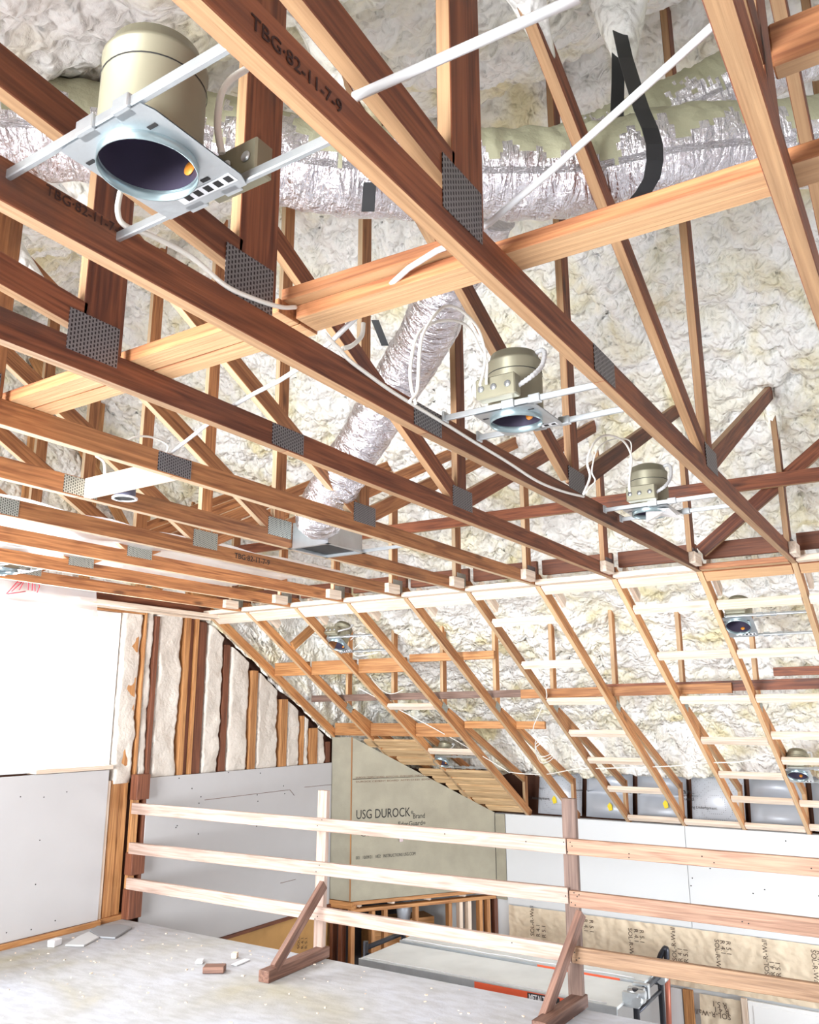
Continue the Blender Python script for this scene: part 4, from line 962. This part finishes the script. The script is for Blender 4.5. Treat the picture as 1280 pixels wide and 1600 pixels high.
def strap(label, pts, wd=.035):
    bm = bmesh.new(); P = [V(p) for p in pts]; prev = None
    for p in P:
        a = bm.verts.new(p - R_ * wd / 2); b = bm.verts.new(p + R_ * wd / 2)
        c = bm.verts.new(p - R_ * wd / 2 + fwd * .004); d = bm.verts.new(p + R_ * wd / 2 + fwd * .004)
        if prev:
            bm.faces.new((prev[0], prev[1], b, a)); bm.faces.new((prev[2], c, d, prev[3])); bm.faces.new((prev[0], a, c, prev[2])); bm.faces.new((prev[1], prev[3], d, b))
        prev = (a, b, c, d)
    me = bpy.data.meshes.new('hanging_strap'); bm.to_mesh(me); bm.free()
    return tag(put('hanging_strap', me, M['black'], None, Matrix.Identity(4)), label, 'strap')
strap('black strap curving under the long duct near the nearest truss', [deep(x, y, d) for x, y, d in ((968, 45, 3.0), (978, 90, 2.86), (990, 130, 2.7), (1003, 170, 2.55), (1016, 200, 2.48), (1023, 225, 2.46), (1024, 250, 2.46), (1019, 278, 2.47), (1006, 300, 2.5), (990, 318, 2.56))], .05)
strap('straight black strap hanging left of the curved one', [deep(x, y, d) for x, y, d in ((966, 50, 3.1), (966, 90, 3.0), (966, 130, 2.9), (964, 192, 2.74))], .045)
strap('short black strap under the long duct at centre', [deep(x, y, d) for x, y, d in ((578, 285, 2.62), (575, 330, 2.66))], .042)
strap('black strap beside the steep duct', [deep(x, y, d) for x, y, d in ((586, 500, 3.3), (594, 520, 3.3), (602, 540, 3.3))], .03)

t = thing('vent_boot', (3.82, 3.05, HC), 'open galvanised vent boot with dark mouth between two trusses', 'vent')
bm = bmesh.new()
x0, x1, y0_, y1_ = 3.66, 3.99, 2.90, 3.17
for (a, b, c, d, e, f) in ((x0, x0 + .004, y0_, y1_, HC, HC + .15), (x1 - .004, x1, y0_, y1_, HC, HC + .15), (x0, x1, y0_, y0_ + .004, HC, HC + .15), (x0, x1, y1_ - .004, y1_, HC, HC + .15), (x0, x1, y0_, y1_, HC + .15, HC + .154)):
    r = bmesh.ops.create_cube(bm, size=1); bmesh.ops.scale(bm, vec=(b - a, d - c, f - e), verts=r['verts']); bmesh.ops.translate(bm, vec=((a + b) / 2, (c + d) / 2, (e + f) / 2), verts=r['verts'])
me = bpy.data.meshes.new('boot_body'); bm.to_mesh(me); bm.free(); put('boot_body', me, M['steel'], t, Matrix.Identity(4))
box('mouth_screen', M['black'], t, x0 + .01, x1 - .01, y0_ + .01, y1_ - .01, HC + .012, HC + .016, 0)
for a in ((x0 - .02, x0 + .006, y0_ - .02, y1_ + .02), (x1 - .006, x1 + .02, y0_ - .02, y1_ + .02), (x0 - .02, x1 + .02, y0_ - .02, y0_ + .006), (x0 - .02, x1 + .02, y1_ - .006, y1_ + .02)):
    box('rim', M['steel'], t, a[0], a[1], a[2], a[3], HC - .003, HC + .0)
lathe('duct_collar', M['steel'], t, [(.122, .154), (.122, .27), (.118, .27), (.118, .154)], (3.82, 3.05, HC))
box('support_strut', M['steel'], t, x1 + .0, x1 + .012, YT(3), YT(4) - .04, HC + .0, HC + .02)
tag(box('spacer_block', M['pine'], None, 2.23, 2.268, YT(3) + .002, YT(4) - .04, HC + .0, HC + .09, .003, 'y'), 'pale wooden block between two trusses holding the grey electrical box', 'wood block')
t = thing('electrical_box', (2.30, 3.03, HC), 'round grey-blue electrical box on the pale block between trusses', 'electrical box')
lathe('box_body', M['bluebox'], t, [(.046, 0), (.046, .095), (0, .095)], (2.32, 3.0, HC - .005), 24)
lathe('box_rim', M['frame'], t, [(.046, -.001), (.056, -.001), (.056, .006), (.046, .006)], (2.32, 3.0, HC - .012), 24)
lathe('box_mouth', M['ink'], t, [(0, .0), (.045, .0)], (2.32, 3.0, HC - .008), 24)

# poly sheet hanging over the window head, with red marks
t = thing('plastic_sheet', (4.0, 6.1, 2.3), 'translucent plastic sheet with red scrawl hanging over the window top', 'plastic sheet')
def f(u, v):
    x = 2.4 + (4.42 - 2.4) * u + .12 * (1 - v) * (u > .5); z = 2.42 + .32 * v
    return V((x, YG - .10 + .02 * noise.noise(V((x * 4, z * 6, 0))) - .25 * (v ** 2) * .3, z))
grid('sheet', M['poly'], t, f, 60, 16)
for seg in (((10, 928), (28, 908)), ((18, 924), (34, 910)), ((26, 910), (38, 908)), ((38, 908), (30, 922)), ((44, 922), (45, 908)), ((50, 923), (51, 908)), ((45, 908), (54, 909)), ((54, 909), (55, 924)), ((58, 908), (62, 916)), ((62, 916), (58, 926)), ((12, 928), (40, 924))):
    tube('red_mark', M['red'], t, [onY(*seg[0], YG - .17), onY(*seg[1], YG - .17)], .004, 5, subdiv=1)

# foam sprayed over the upper ends of some web posts
for n in (-1, 0, 1, 2, 3, 4):
    y = YT(n) - .019
    for (xa, za, xb, zb, w0, lab) in ((5.68, 3.42, 5.68, 3.95, .05, 'upright'), (1.95, 3.56, 1.42, 3.86, .055, 'slanting')):
        if n < 0 and xa > 5: continue
        def rr(u, w0=w0, n=n, xa=xa):
            return lambda a: w0 * (.35 + .95 * min(1, u * 2.2)) * (1 + .25 * noise.noise(V((u * 5, math.cos(a) * 1.5 + n, math.sin(a) * 1.5 + xa))))
        o = tube('foam_sleeve', M['foam'], None, [(xa + (xb - xa) * k / 5, y, za + (zb - za) * k / 5) for k in range(6)], w0, 14, True, True, rr, 4)
        par = [q for q in COL.objects if q.get('label') == TL[n]][0]
        o.parent = par; o.matrix_parent_inverse = par.matrix_basis.inverted()
def f(u, v):
    p = V((2.2 + 2.9 * u, YT(5) + .05 + 1.75 * v, HC + .10)); p.z += .03 * noise.noise(p * 3) + .02
    return p
tag(grid('plastic_sheet', M['poly'], None, f, 40, 24), 'added whitish sheet over the far truss chords, standing in for drywall returns', 'plastic sheet')  # sheet added so the gaps between the far chords show white

def clump(u, v):
    a = 2 * math.pi * u; h = v; c = deep(972, 45, 3.05)
    q = .10 * (1 - h) ** .7 + .012
    p = c + V((math.cos(a) * q, math.sin(a) * q, .16 - .34 * h)); return p + V((1, 1, 1)) * .015 * noise.noise(p * 14)
o = grid('foam_clump', M['foam'], None, clump, 24, 14)
par = [q for q in COL.objects if q.name.startswith('hanging_strap')][0]; o.parent = par; o.matrix_parent_inverse = par.matrix_basis.inverted()
